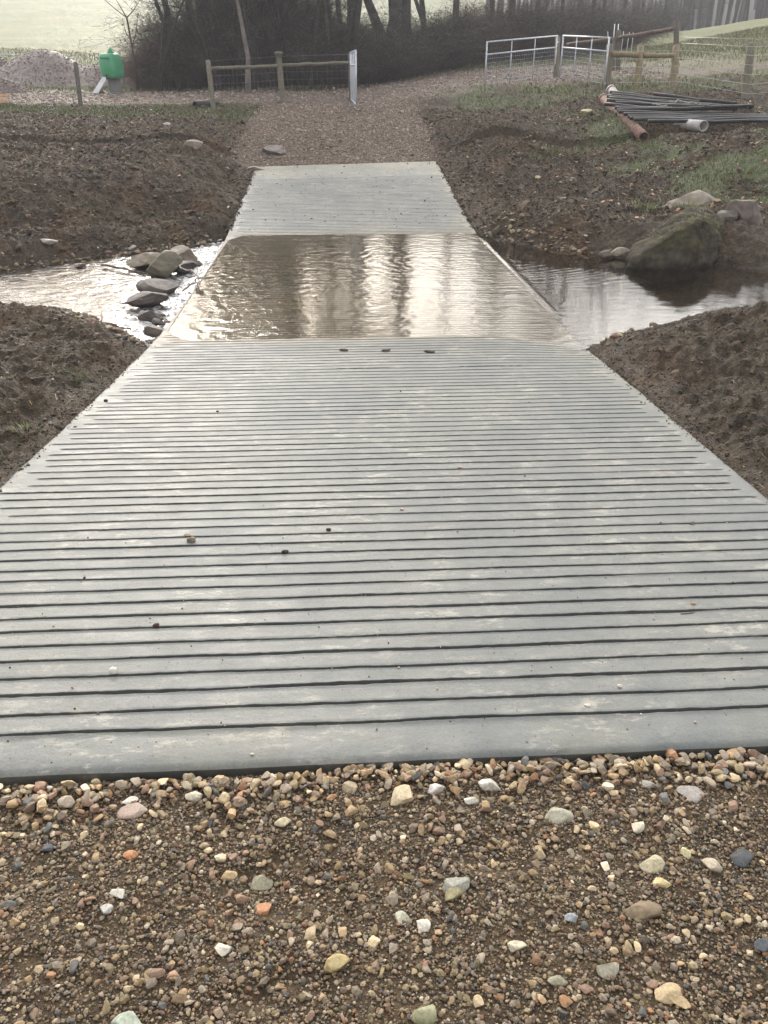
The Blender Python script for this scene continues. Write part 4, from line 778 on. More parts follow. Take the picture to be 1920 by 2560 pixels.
# ================================================================== sticks in the stream
def crooked(mb, A, B, r0, r1, n=8, amp=.05, seed=0, sides=6):
    rg = np.random.default_rng(seed); A = np.asarray(A, float); B = np.asarray(B, float); tt = np.linspace(0, 1, n)[:, None]; P = A+(B-A)*tt
    P[1:-1] += rg.normal(0, amp*np.linalg.norm(B-A), (n-2, 3))*[1, 1, .5]; tube(mb, P, np.linspace(r0, r1, n), sides); return P
mb = MB(); A = at_z(220, 572, ZS+.04); B = at_z(314, 590, ZS+.04); crooked(mb, A, B, .018, .008, 8, .02, 1); obj('stick', mb, m_stick, tuple(A), label='straight dark stick floating in the left stream', cat='stick')
mb = MB(); A = at_z(232, 700, ZS+.04); B = at_z(272, 716, ZS+.06); P = crooked(mb, at_z(205, 713, ZS+.03), at_z(236, 698, ZS+.14), .010, .008, 6, .05, 2); crooked(mb, P[-1], at_z(282, 712, ZS+.05), .010, .007, 6, .05, 3); crooked(mb, P[3], at_z(220, 672, ZS+.12), .008, .004, 5, .04, 4)
obj('branch', mb, m_stick, tuple(A), label='thin forked branch at the near edge of the stream', cat='branch')
mb = MB(); A = at_z(396, 628, ZS+.1); c0 = at_z(430, 600, ZS+.32)
crooked(mb, A, c0, .012, .010, 7, .03, 5); crooked(mb, c0, at_z(388, 572, ZS+.3), .010, .005, 7, .04, 6); crooked(mb, c0, at_z(427, 625, ZS+.12), .008, .004, 5, .04, 7); crooked(mb, c0, at_z(452, 573, ZS+.3), .008, .004, 5, .04, 8); crooked(mb, c0, at_z(470, 596, ZS+.34), .006, .003, 5, .04, 9)
obj('branch', mb, m_palestick, tuple(A), label='pale bare branch caught on the dark rock beside the slab', cat='branch')
mb = MB(); A = at_z(265, 655, ZS+.03); crooked(mb, A, at_z(335, 640, ZS+.28), .009, .006, 7, .02, 10); obj('stick', mb, m_stick, tuple(A), label='slim stick resting on the long dark rock slab', cat='stick')
mb = MB(); A = at_z(348, 688, ZS+.06); crooked(mb, A, at_z(372, 700, ZS+.18), .014, .01, 5, .03, 11); crooked(mb, at_z(372, 700, ZS+.18), at_z(398, 728, ZS+.06), .012, .008, 5, .03, 12); obj('stick', mb, m_stick, tuple(A), label='bent brown stick over the pointed rock', cat='stick')
mb = MB(); A = at_dist(57, 405, 12.9) ; A = at_dist(60, 472, 13.2); B = at_dist(88, 500, 12.7); A[2] = H(A[0], A[1])+.06; B[2] = H(B[0], B[1])+.05; crooked(mb, A, B, .01, .006, 6, .04, 13); obj('stick', mb, m_palestick, tuple(A), label='short pale twig above the whitish stone on the left bank', cat='stick')
# straw tangle on near left bank
mb = MB(); p = at_z(20, 868, -.2)
for i in range(9): crooked(mb, p+r.normal(0, .06, 3)*[1, .7, .1]+[0, 0, .03], p+r.normal(0, .11, 3)*[1.4, .6, .1]+[0, 0, .03], .003, .002, 6, .1, 60+i, 4)
obj('straw_wisp', mb, simple('orange_straw', (.4, .24, .1), (.6, .42, .22), 9, .8, 0), tuple(p), label='orange dry straw wisp on the near left bank', cat='straw')
# ================================================================== things on the far bank
def at_depth(u, v, dep): return np.array([0, 0, CAMZ])+ray(u, v)*dep
def zat(P, v):                        # height on the vertical through P seen at row v
    t_ = (1280-v*K)/FPX; a = np.array([P[0], P[1], 0.])-np.array([0, 0, CAMZ]); return (t_*(a@FW)-a@UP)/(math.cos(PITCH)+t_*math.sin(PITCH))
def ground_at(u, v, d0=15., d1=120.):
    d = np.linspace(d0, d1, 900); rr = ray(u, v); hl = math.hypot(rr[0], rr[1]); X = rr[0]/hl*d; Y = rr[1]/hl*d; Z = CAMZ+rr[2]/hl*d
    g = base_h(X, Y); k = np.where(Z < g)[0]; i = k[0] if len(k) else 899; return np.array([X[i], Y[i], H(X[i], Y[i])])
def post(mb, P, Q, r0, r1=None, knob=False, n=14):
    P = np.asarray(P, float); Q = np.asarray(Q, float); r1 = r0*.92 if r1 is None else r1; tt = np.linspace(0, 1, 7)[:, None]; X = P+(Q-P)*tt; X[1:-1, :2] += r.normal(0, r0*.06, (5, 2))
    rad = np.linspace(r0, r1, 7); 
    if knob: X = np.vstack([X, Q+[0, 0, .02], Q+[0, 0, .07], Q+[0, 0, .10]]); rad = np.r_[rad, r1*1.5, r1*1.55, r1*.9]
    else: X = np.vstack([X, Q+(Q-P)/np.linalg.norm(Q-P)*.012]); rad = np.r_[rad, r1*.86]
    tube(mb, X, rad, n)
def pt(u, vt, vb, ub, dep, sink=.25):   # leaning post: base and top points
    B = at_depth(ub, vb, dep); B[2] = min(H(B[0], B[1]), zat(B, vb)); T = at_depth(u, vt, dep); return B-[0, 0, sink], T, B
# lone post
P, Q, B = pt(163, 136, 247, 176, 21); mb = MB(); post(mb, P, Q, .06); obj('fence_post', mb, m_wooddark, tuple(B), label='lone dark leaning fence post left of the green tub', cat='post')
# left fence
P2, Q2, B2 = pt(449, 132, 247, 464, 20.7); P3, Q3, B3 = pt(602, 120, 219, 612, 22.4); P4, Q4, B4 = pt(756, 117, 215, 760, 23.4)
lf = thing('post_and_rail_fence', tuple(B3), 'old grey post and rail fence with wire netting left of the track', 'fence')
for i, (P, Q, kn, rd, mt) in enumerate(((P2, Q2, False, .065, m_wood), (P3, Q3, True, .085, m_wood), (P4, Q4, False, .08, m_wooddark))):
    mb = MB(); post(mb, P, Q, rd, None, kn); part('post', mb, mt, lf, label='post with a rounded mossy knob on top' if kn else None)
def rail(par, P, Q, rd, mt, label=None):
    mb = MB(); P = np.asarray(P); Q = np.asarray(Q); tt = np.linspace(0, 1, 9)[:, None]; X = P+(Q-P)*tt; X[1:-1] += r.normal(0, rd*.12, (7, 3)); tube(mb, X, np.linspace(rd, rd*.9, 9)*(1+r.normal(0, .03, 9)), 12); return part('rail', mb, mt, par, label=label)
rail(lf, at_depth(452, 149, 20.7), at_depth(601, 142, 22.4), .045, m_wood); rail(lf, at_depth(604, 141, 22.4), at_depth(757, 135, 23.4), .045, m_wood)
def netting(par, A, B, h0, h1, mt, dx=.15, rows=7, rad=.0035, name='wire_netting', hA=None):
    mb = MB(); A = np.asarray(A, float); B = np.asarray(B, float); L = np.linalg.norm((B-A)[:2]); n = int(L/dx)
    zs_ = h0+(h1-h0)*np.linspace(0, 1, rows)**1.25
    for z_ in zs_: tube(mb, np.array([A+[0, 0, z_], (A+B)/2+[0, 0, z_-.012], B+[0, 0, z_]]), rad, 4, cap=False)
    for i in range(n+1):
        p = A+(B-A)*i/n; tube(mb, np.array([p+[0, 0, h0], p+[0, 0, h1]]), rad*.8, 3, cap=False)
    return part(name, mb, mt, par)
gr_ = lambda p: np.array([p[0], p[1], H(p[0], p[1])])
netting(lf, gr_(B2)+[0, -.08, 0], gr_(B3)+[0, -.09, 0], .02, .98, m_netwire); netting(lf, gr_(B3)+[0, -.09, 0], gr_(B4)+[0, -.09, 0], .02, .98, m_netwire)
mb = MB(); tube(mb, np.array([Q2+[0, 0, .0], Q3+[0, 0, -.02], Q4+[0, 0, .0]]), .004, 4); part('top_wire', mb, m_netwire, lf)
# gates
def gate(A, B, lab, nbar=2, grp='galvanised field gates'):
    A = np.asarray(A, float); B = np.asarray(B, float); g = thing('field_gate', tuple(A), lab, 'gate', grp); mb = MB(); h = 1.17; up = np.array([0, 0, 1.])
    for z_ in (0., .86, h): tube(mb, [A+up*z_, B+up*z_], .021, 10)
    for p in (A, B): tube(mb, [p-up*.02, p+up*(h+.02)], .022, 10)
    part('frame', mb, m_galv, g)
    for i in range(1, nbar+1):
        p = A+(B-A)*i/(nbar+1); mb = MB(); tube(mb, [p, p+up*h], .015, 8); part('upright', mb, m_galv, g)
    L = np.linalg.norm(B-A); mb = MB()
    for i in range(1, int(L/.10)): p = A+(B-A)*i/int(L/.10); tube(mb, [p, p+up*.86], .0022, 3, cap=False)
    for j in range(1, 8): tube(mb, [A+up*.86*j/8, B+up*.86*j/8], .0022, 3, cap=False)
    part('mesh_panel', mb, m_galv, g)
    for z_ in (.12, 1.0): mb = MB(); tube(mb, [B+up*z_, B+up*z_+(B-A)/L*.09], .016, 8); part('hinge', mb, m_galv, g)
    return g
gate(at_depth(770, 227, 19.9), at_depth(758.5, 214, 23.3), 'galvanised gate swung open toward the ford, seen edge on beside the left fence')
gate(at_depth(1047, 192, 23.2), at_depth(1196, 169.5, 25.6), 'wide galvanised mesh gate standing left of the round middle post')
gate(at_depth(1208.6, 170.6, 25.2), at_depth(1304, 190.5, 21.6), 'galvanised mesh gate right of the middle post, seen at a slant')
P, Q, B = pt(1205, 82, 181, 1202, 25.4); mb = MB(); post(mb, P, Q, .09); obj('gate_post', mb, m_wood, tuple(B), label='brown wooden gate post between the two right hand gates', cat='post')
# right fence
PA, QA, BA = pt(1317, 98, 200, 1313, 21.6); PB, QB, BB = pt(1384, 101, 206, 1377, 21.6); PC, QC, BC = pt(1461, 100, 209, 1452, 21.8); PD, QD, BD = pt(1622, 96.5, 229, 1609, 19.3)
PE = np.array([BD[0]+3.2, BD[1]-1.2, 0]); PE[2] = H(PE[0], PE[1]); 
rf = thing('wire_fence', tuple(BB), 'new timber post and wire fence behind the pile of black pipes', 'fence')
for P, Q, mt, rd in ((PA, QA, m_wood, .1), (PB, QB, m_newwood, .095), (PC, QC, m_newwood, .095), (PD, QD, m_wood, .1), (PE-[0, 0, .2], PE+[0.05, 0, 1.3], m_wood, .08)): mb = MB(); post(mb, P, Q, rd); part('post', mb, mt, rf)
rail(rf, at_depth(1320, 116, 21.5), at_depth(1379, 119.5, 21.5), .07, m_newwood); rail(rf, at_depth(1386, 119.5, 21.6), at_depth(1455, 121, 21.7), .065, m_newwood, 'greyer rail of split timber')
for wz in (.12, .3, .48, .66, .84, 1.0, 1.14):
    mb = MB(); pts = [p+[0, 0, wz*(1 if i < 3 else 1.1)] for i, p in enumerate((gr_(BA), gr_(BB), gr_(BC), gr_(BD), gr_(PE)))]
    if wz > .9: pts = pts[2:]
    tube(mb, np.array(pts)+[0, -.09, 0], .0048, 5); part('wire', mb, m_wire, rf)
# taller dark fence behind
tf = thing('timber_fence', tuple(at_depth(1461, 160, 24)), 'taller dark timber fence with one sloping rail behind the gates', 'fence')
for u, vt, vb, dep, rd in ((1461.5, 46, 190, 24, .085), (1337, 67, 150, 26, .08), (1326, 84, 160, 25.4, .06)): P, Q, B = pt(u, vt, vb, u, dep); mb = MB(); post(mb, P, Q, rd); part('post', mb, m_wooddark, tf)
rail(tf, at_depth(1459, 62, 24), at_depth(1337, 81.5, 25.9), .055, m_brownrail); rail(tf, at_depth(1336, 82, 25.9), at_depth(1226, 96, 28.5), .055, m_brownrail)
# white stakes
WL = ['tallest white stake behind the gates, leftmost of the close pair', 'white leaning stake crossing the dark rail, right of the pair', 'short white stake left of the close pair', 'thin white stake just right of the dark fence post', 'short white stake in the small group at right', 'rightmost white stake of the small group']
for (u0, v0, u1, v1), l_ in zip(((1328, 52, 1325, 88), (1336, 52, 1330, 150), (1313, 68, 1314, 92), (1347, 68, 1345, 86), (1360, 70, 1356, 92), (1368, 70, 1366, 90)), WL):
    A = at_depth(u1, v1, 27.5); Bq = at_depth(u0, v0, 27.5); mb = MB(); A2 = A.copy(); A2[2] = min(H(A[0], A[1])-.1, A[2]); tube(mb, [A2, A, Bq], .014 if v1-v0 > 30 else .009, 8); obj('fence_stake', mb, m_white, tuple(A2), label=l_, cat='stake', group='white electric fence stakes')
# pipes
def zp(x, y): return ((1480+x/3.77)/K, (40+y/3.77)/K)
def gpt(u, v, dep, up): p = at_depth(u, v, dep); return p
u, v = zp(480, 1180); N1 = ground_at(u, v+8); N1[2] += .09; u, v = zp(105, 780); F1 = at_depth(u, v, 19.7)
def bigpipe(N, F, ro, mt, name, lab):
    t_ = thing(name, tuple(N), lab, 'pipe'); mb = MB(); pipe(mb, N, F, ro, ro*.84); part('barrel', mb, mt, t_, smooth=True); d = (F-N)/np.linalg.norm(F-N); mb = MB(); pipe(mb, N+d*.55, N+d*.62, ro*1.07, ro*1.001); part('joint_ring', mb, mt, t_); mb = MB(); pipe(mb, F-d*.12, F+d*.004, ro*1.14, ro*1.001); part('collar', mb, mt, t_); return t_
bigpipe(N1, F1, .105, m_rust, 'clay_pipe', 'rusty brown clay pipe sticking out from under the black pipes')
u, v = zp(1038, 1088); N2 = ground_at(u, v+9); N2[2] += .10; u, v = zp(700, 955); F2 = ground_at(u, v+8); F2[2] -= .08; bigpipe(N2, F2, .105, m_palepipe, 'clay_pipe', 'pale grey clay pipe with its open end facing right under the black pipes')
u, v = zp(178, 697); F3 = at_depth(u, v, 20.4); u, v = zp(350, 900); N3 = at_depth(u, v, 18.8); bigpipe(N3, F3, .11, m_mauve, 'clay_pipe', 'short mauve clay pipe showing one end above the left ends of the black pipes')
BP = [((170, 715), (1010, 815)), ((140, 755), (1000, 830)), ((140, 792), (960, 856)), ((115, 832), (800, 880)), ((225, 818), (1100, 850)), ((215, 865), (1400, 905)), ((250, 903), (1250, 918)), ((300, 925), (1640, 938)), ((340, 948), (1720, 950)), ((400, 975), (1760, 962)), ((530, 992), (1800, 985)), ((580, 735), (1400, 830)), ((180, 738), (900, 800)), ((160, 772), (1200, 848)), ((240, 885), (1500, 915)), ((360, 962), (1300, 955))]
OR = ['topmost at the left end', 'second from the top', 'third from the top', 'leftmost end of all', 'starting just inside the leftmost end', 'middle of the fan, first below the leftmost end', 'seventh from the top', 'third from the front', 'long one behind the two front pipes', 'second from the front', 'frontmost, nearest the ford', 'short one lying apart at the back by the fence', 'squeezed between the two topmost', 'between the second and third from the top', 'between the middle and seventh', 'short one just behind the frontmost']
for ((x0, y0), (x1, y1)), l_ in zip(BP, OR):
    (u0, v0), (u1, v1) = zp(x0, y0), zp(x1, y1); dp = lambda v: 20.4-(v-198)/63*2.4; A = at_depth(u0, v0, dp(v0)-1.2); Bq = at_depth(u1, v1, dp(v1)-.9); Bq[2] = max(Bq[2], H(Bq[0], Bq[1])+.03)
    mb = MB(); m_ = (A+Bq)/2-[0, 0, .02]; tube(mb, [A, A*.75+Bq*.25, m_, A*.25+Bq*.75, Bq], .037, 12); obj('black_pipe', mb, m_black, tuple(A), label='black plastic pipe in the pile, '+l_, cat='pipe', group='black plastic pipes in a pile')
for i, ((x0, y0), (x1, y1), l_) in enumerate((((720, 830), (1040, 845), 'pale broken branch lying on the black pipes at their middle'), ((1050, 865), (1440, 905), 'brown dead branch over the right half of the pipes'), ((560, 852), (740, 880), 'short pale twig on the black pipes toward the left'))):
    (u0, v0), (u1, v1) = zp(x0, y0), zp(x1, y1); A = at_depth(u0, v0, 19.0-(v0-198)/63*2.4)+[0, -.05, .05]; Bq = at_depth(u1, v1, 19.6-(v1-198)/63*2.4)+[0, -.05, .05]; mb = MB(); crooked(mb, A, Bq, .018, .01, 9, .03, 80+i); obj('dead_branch', mb, m_palestick if i != 1 else m_stick, tuple(A), label=l_, cat='branch')
# drain pipe end on the left
A = at_depth(423, 244, 21.0); A[2] = H(A[0], A[1])+.06; mb = MB(); pipe(mb, A, A+[.5, .55, .05], .11, .095); obj('drain_pipe', mb, m_black, tuple(A), label='black drain pipe end lying by the left fence', cat='pipe')
# green tub on its stand
G = ground_at(249, 202, 22, 60); GD = np.linalg.norm(G-np.array([0, 0, CAMZ])); sc = 53/2009*GD*.887
mb = MB(); Y0 = .36*sc/.5*.8
tb = thing('plastic_tub', tuple(G), 'bright green plastic tub tilted on a pale metal stand beyond the left fence', 'tub')
zb = zat(G, 169.5); zt = zat(G, 115.7); hgt = zt-zb
prof_ = [(0.0, .80), (.04, .92), (.25, 1.0), (.5, 1.02), (.75, .99), (.9, .93), (.97, .84), (1.0, .70), (1.005, .4), (1.005, 0)]
n = 40; th = np.arange(n)*2*math.pi/n; ex_ = .42; cx_, sx_ = np.cos(th), np.sin(th); ring = np.c_[np.sign(cx_)*np.abs(cx_)**ex_, np.sign(sx_)*np.abs(sx_)**ex_*.8]*.5*sc
a = -.55; ring = ring@np.array([[math.cos(a), math.sin(a)], [-math.sin(a), math.cos(a)]]); ring *= sc/np.ptp(ring[:, 0])
V_ = []
for z_, s_ in prof_: V_.append(np.c_[ring*s_+G[:2]+[(.5-z_)*.04, 0], np.full(n, zb+hgt*z_)])
m_ = len(prof_); I, J = np.meshgrid(np.arange(m_-1), np.arange(n), indexing='ij'); I = I.ravel(); J = J.ravel(); J2 = (J+1) % n
mb.add(np.vstack(V_), [[0, j+1, j] for j in range(1, n-1)], np.c_[I*n+J, I*n+J2, (I+1)*n+J2, (I+1)*n+J]); body = part('body', mb, m_green, tb)
mb = MB(); A = np.array([G[0]-.0*sc, G[1]-.1, zb+hgt*.93]); tl = np.array([[-.14, 0, 0], [.10, 0, .30], [.2, 0, .1], [.06, 0, -.06]])*sc; Vf = np.vstack([A+tl+[0, -.05, 0], A+tl+[0, .12, 0]]); mb.add(Vf, None, [[0, 1, 2, 3], [7, 6, 5, 4], [0, 4, 5, 1], [1, 5, 6, 2], [2, 6, 7, 3], [3, 7, 4, 0]]); part('fin', mb, m_green, tb, False)
# raised arch panel on the right face
fr_ = np.array([math.cos(a+.02), math.sin(a+.02), 0]); fn = np.array([math.sin(-a), 0, 0])
mb = MB(); box(mb, (G[0]+.14*sc, G[1]-.37*sc, zb+hgt*.45), (.035, .05, .62*hgt), 0); box(mb, (G[0]-.17*sc, G[1]-.50*sc, zb+hgt*.07), (.05, .03, .18*hgt), 0) if False else None
part('rib', mb, m_green, tb, False)
mb = MB(); box(mb, (G[0]-.16*sc, G[1]-.47*sc, zb+hgt*.06), (.045, .06, .2*hgt), 0); part('strap', mb, m_dkgreen, tb, False)
mb = MB(); yl_ = G[1]-.44*sc
for i, x_ in enumerate(np.linspace(-.30, .02, 8)):
    box(mb, (G[0]+x_*sc, yl_-.02*sc, zb+hgt*.8), (.018*sc, .05*sc, (.05, .035, .05, .03, .045, .03, .05, .04)[i]*hgt*1.6)); 
    if i % 2: box(mb, (G[0]+(x_-.012)*sc, yl_-.021*sc, zb+hgt*(.80+.02*(i % 3-1))), (.04*sc, .048*sc, .012*hgt))
part('lettering', mb, m_dkgreen, tb, False)
tp = at_depth(246, 170, 1.); A = np.array([G[0]-.28*sc, G[1]-.2, zb+.02]); Bq = np.array([G[0]-.72*sc*1.0, G[1]-.45, H(G[0]-.72*sc, G[1]-.45)+.01]); d = Bq-A; L_ = np.linalg.norm(d)
w_ = np.array([.12*sc, 0, 0]); u_ = np.array([0, -.02, .02]); mb = MB(); mb.add([A-w_, A+w_, Bq+w_, Bq-w_, A-w_+u_, A+w_+u_, Bq+w_+u_, Bq-w_+u_], None, [[0, 1, 2, 3], [4, 7, 6, 5], [0, 4, 5, 1], [1, 5, 6, 2], [2, 6, 7, 3], [3, 7, 4, 0]]); part('stand_leg', mb, m_white, tb, False)
mb = MB(); A = np.array([G[0]+.1*sc, G[1]+.05, zb+.03]); g0 = H(G[0], G[1]); box(mb, (G[0]+.02*sc, G[1]+.05, (zb+g0)/2), (.55*sc, .04, max(zb-g0, .05)+.04)); part('stand_plate', mb, simple('grey_galv_plate', (.16, .17, .17), (.26, .27, .27), 4, .6, 0), tb, False)
# gravel heaps
def heap(lumps, lab, x0, x1, y0, y1, name='gravel_heap'):
    nx_ = 110; X, Y = np.meshgrid(np.linspace(x0, x1, nx_), np.linspace(y0, y1, nx_)); hh_ = np.zeros_like(X)
    for cx, cy, rx, ry, h_ in lumps: q_ = np.hypot((X-cx)/rx, (Y-cy)/ry); hh_ = np.maximum(hh_, h_*(1-sst(0, 1, q_))**.8*1.0)
    hh_ = hh_+(hh_ > .02)*(fbm(X*3, Y*3, 4, 71)*.05+fbm(X*11, Y*11, 3, 72)*.03)-.06*(hh_ < .03)-.02
    Z = height(X.ravel(), Y.ravel()).reshape(X.shape)+hh_; I, J = np.meshgrid(np.arange(nx_-1), np.arange(nx_-1), indexing='ij'); I = I.ravel(); J = J.ravel()
    cc = np.array([.215, .18, .165])*(1+.3*fbm(X.ravel()*5, Y.ravel()*5, 3, 73))[:, None]; mb = MB(); mb.add(np.c_[X.ravel(), Y.ravel(), Z.ravel()], None, np.c_[I*nx_+J, I*nx_+J+1, (I+1)*nx_+J+1, (I+1)*nx_+J], cc)
    k = np.where(hh_.ravel() > .03)[0]; k = r.choice(k, 5000); P = np.c_[X.ravel()[k], Y.ravel()[k], Z.ravel()[k]]+r.normal(0, .012, (5000, 3)); s = np.exp(r.normal(math.log(.022), .4, 5000)); scatter(mb, sh1, P, s, np.array([(.28, .22, .2), (.35, .3, .27), (.18, .15, .13)])[r.integers(0, 3, 5000)], r, .5)
    return obj(name, mb, m_stone, (lumps[0][0], lumps[0][1], float(Z.min())), label=lab, cat='heap')
C0 = ground_at(88, 186, 24, 60); zt = zat(C0, 110.5)-C0[2]; dpt = np.linalg.norm(C0); kx = dpt*.887/2009*K
heap([(C0[0], C0[1]+.8, 150*kx, 2.4, zt*1.03), (C0[0]+110*kx, C0[1]+.4, 100*kx, 1.7, zt*.62)], 'big rounded heap of grey brown gravel at the left beyond the fence', C0[0]-160*kx, C0[0]+215*kx, C0[1]-2, C0[1]+3.4)
C1 = ground_at(8, 200, 24, 60); heap([(C1[0]-.2, C1[1], 1.2, 1.0, .45)], 'low reddish heap in front of the big gravel heap at the left edge', C1[0]-1.6, C1[0]+1.3, C1[1]-1.2, C1[1]+1.3)
C2 = ground_at(-40, 184, 24, 60); heap([(C2[0], C2[1]+1.4, 1.9, 1.6, (zat(C2, 121)-C2[2])*1.0)], 'grey heap at the left edge carrying a white board', C2[0]-2.2, C2[0]+2.2, C2[1]-.4, C2[1]+3.2)
p = at_depth(8, 118, dpt*.887+1.2); mb = MB(); box(mb, p, (.75, .5, .05), .1); box(mb, p+[.38, 0, -.06], (.3, .2, .03), .2); t_ = obj('white_board', mb, m_white, tuple(p), smooth=False, label='white board lying on the heap at the left edge', cat='board')
G1 = ground_at(6, 228, 20, 60); 
for i in range(3): mb = MB(); box(mb, G1+[-.35, .08*i, .045+.075*i], (1.0, .16, .055), .08*i); obj('plank', mb, m_plank, tuple(G1), smooth=False, label=('bottom', 'middle', 'top')[i]+' orange plank of the small stack at the left edge', cat='plank', group='stack of orange planks')
# ================================================================== trees and bushes
def needles(mb, P, D, w, C):
    n = len(P); ref = np.tile([0, 0, 1.], (n, 1)); ref[np.abs(D[:, 2]) > .8*np.linalg.norm(D, axis=1)] = [1, 0, 0]; a = np.cross(D, ref); a /= np.linalg.norm(a, axis=1)[:, None]+1e-9; b = np.cross(D, a); b /= np.linalg.norm(b, axis=1)[:, None]+1e-9
    w = np.broadcast_to(np.asarray(w, float), (n,))[:, None]; o = [a, -.5*a+.87*b, -.5*a-.87*b]; V = np.stack([P+q*w for q in o]+[P+D+q*w*.6 for q in o], 1).reshape(-1, 3)
    f = (np.arange(n)*6)[:, None]; mb.add(V, None, np.vstack([np.hstack([f+0, f+1, f+4, f+3]), np.hstack([f+1, f+2, f+5, f+4]), np.hstack([f+2, f+0, f+3, f+5])]), np.repeat(np.broadcast_to(C, (n, 3)), 6, 0))
BK = np.array([.06, .052, .05])
def tree_meshes(seed, h, r0, fork=0, lean=0, clear=.25, path=None, bark=BK, dens=1.0, fine=1.0):
    rg = np.random.default_rng(seed); T = MB(); Cn = MB(); tips = []
    def branch(P0, dr, L, rad, lvl):
        n = 8 if lvl == 0 else 6; P = [np.asarray(P0, float)]; d = dr/np.linalg.norm(dr)
        for i in range(n-1):
            d = d+rg.normal(0, (.07, .16, .22, .25)[lvl], 3)+np.array([0, 0, .05 if lvl else .03]); d /= np.linalg.norm(d); P.append(P[-1]+d*L/(n-1))
        P = np.array(P)
        if lvl == 0 and path is not None: P = np.asarray(path, float)
        rr = rad*np.linspace(1, .12 if lvl == 0 else .3, len(P))**(.8 if lvl == 0 else 1); 
        if lvl == 0: rr[0] *= 1.35
        tube(T if lvl < 2 else Cn, P, rr, (10, 6, 4, 3)[lvl], bark*(1, 1, 1.1, 1.1)[lvl], cap=lvl == 0)
        if lvl == 3: return
        nb = int((8, 5, 3)[lvl]*dens)+rg.integers(0, 3)
        for i in range(nb):
            f = rg.uniform(clear if lvl == 0 else .2, 1)**(.8); k = min(int(f*(len(P)-1)), len(P)-2); q = P[k]+(P[k+1]-P[k])*(f*(len(P)-1)-k)
            az = rg.uniform(0, 6.28); axis_ = P[k+1]-P[k]; axis_ /= np.linalg.norm(axis_); o_ = np.array([math.cos(az), math.sin(az), rg.uniform(-.1, .5)]); nd_ = axis_*rg.uniform(.3, .9)+o_
            Lc = L*rg.uniform(.28, .5)*(1.25-.6*f); rc = rad*(1-.6*f)*rg.uniform(.3, .5); branch(q, nd_, Lc, max(rc, .006), lvl+1)
            if lvl == 2: tips.append((q, nd_, Lc))
        if lvl in (1, 2): tips.append((P[-1], P[-1]-P[-2], L*.4)); tips.append((P[3], P[4]-P[3], L*.4))
    branch([0, 0, -.3], np.array([lean, 0, 1.]), h, r0, 0)
    if fork: branch([0, 0, h*.06], np.array([.4, .1, 1.]), h*.85, r0*.7, 0 if path is None else 1)
    Pt = []; Dt = []
    for q, d, L in tips:
        for _ in range(int(2.2*fine)+1):
            dd_ = d/np.linalg.norm(d)+rg.normal(0, .7, 3); Pt.append(q+rg.normal(0, .1, 3)*L*2); Dt.append(dd_/np.linalg.norm(dd_)*rg.uniform(.25, .8))
    Pt = np.array(Pt); Dt = np.array(Dt); needles(Cn, Pt, Dt, .0045, bark*1.15); return T.mesh('trunk'), Cn.mesh('branches')
var = [tree_meshes(100+i, h, r0, fk, ln, cl) for i, (h, r0, fk, ln, cl) in enumerate(((17, .22, 0, .05, .3), (17, .26, 1, -.08, .3), (15, .16, 0, .1, .3), (19, .28, 0, -.04, .35), (14, .15, 1, .1, .25), (16, .2, 0, -.1, .25)))]
for a, b in var:
    for m in (a, b): m.materials.append(m_bark)
def tree(u, v, d, k, rz, sc_, lab, grp=None, flip=1, meshes=None, zoff=0):
    p = at_dist(u, v, d); p[2] = H(p[0], p[1]) if d < 100 else float(base_h(p[0], p[1])); t_ = thing('bare_tree', tuple(p), lab, 'tree', grp); t_.rotation_euler[2] = rz; t_.scale = (sc_,)*3
    for nm, m in zip(('trunk', 'branches'), meshes or var[k]): o = bpy.data.objects.new(nm, m); COL.objects.link(o); o.parent = t_
    return t_
# leaning pale trunk left
bs = at_depth(534, 199, 25.4); bs[2] = H(bs[0], bs[1]); pth = []
for u, v in ((534, 199), (537, 170), (540, 130), (538, 105), (533, 83), (528, 45), (523, 12), (516, -40), (508, -110), (500, -200), (492, -300)): q = at_depth(u, v, 27.); 
pth = []
for u, v in ((534, 199), (538, 150), (539, 125), (533, 83), (528, 45), (521, 0)): q = at_depth(u, v, 25.4); q[1] = bs[1]; q[2] = zat(np.array([q[0], bs[1], 0]), v); pth.append(q-bs)
pth[0] = pth[0]*[1, 1, 0]-[0, 0, .25]; l_ = pth[-1]; pth += [l_+[-.3, 0, 1.5], l_+[-.5, .1, 3.2], l_+[-.6, .2, 5], l_+[-.9, .1, 7]]
ml = tree_meshes(300, 11, .085, 0, 0, .5, np.array(pth), np.array([.2, .18, .165]));
for m in ml: m.materials.append(m_bark)
t_ = thing('bare_tree', tuple(bs), 'slim pale grey trunk leaning left behind the left fence', 'tree')
for nm, m in zip(('trunk', 'branches'), ml): o = bpy.data.objects.new(nm, m); COL.objects.link(o); o.parent = t_
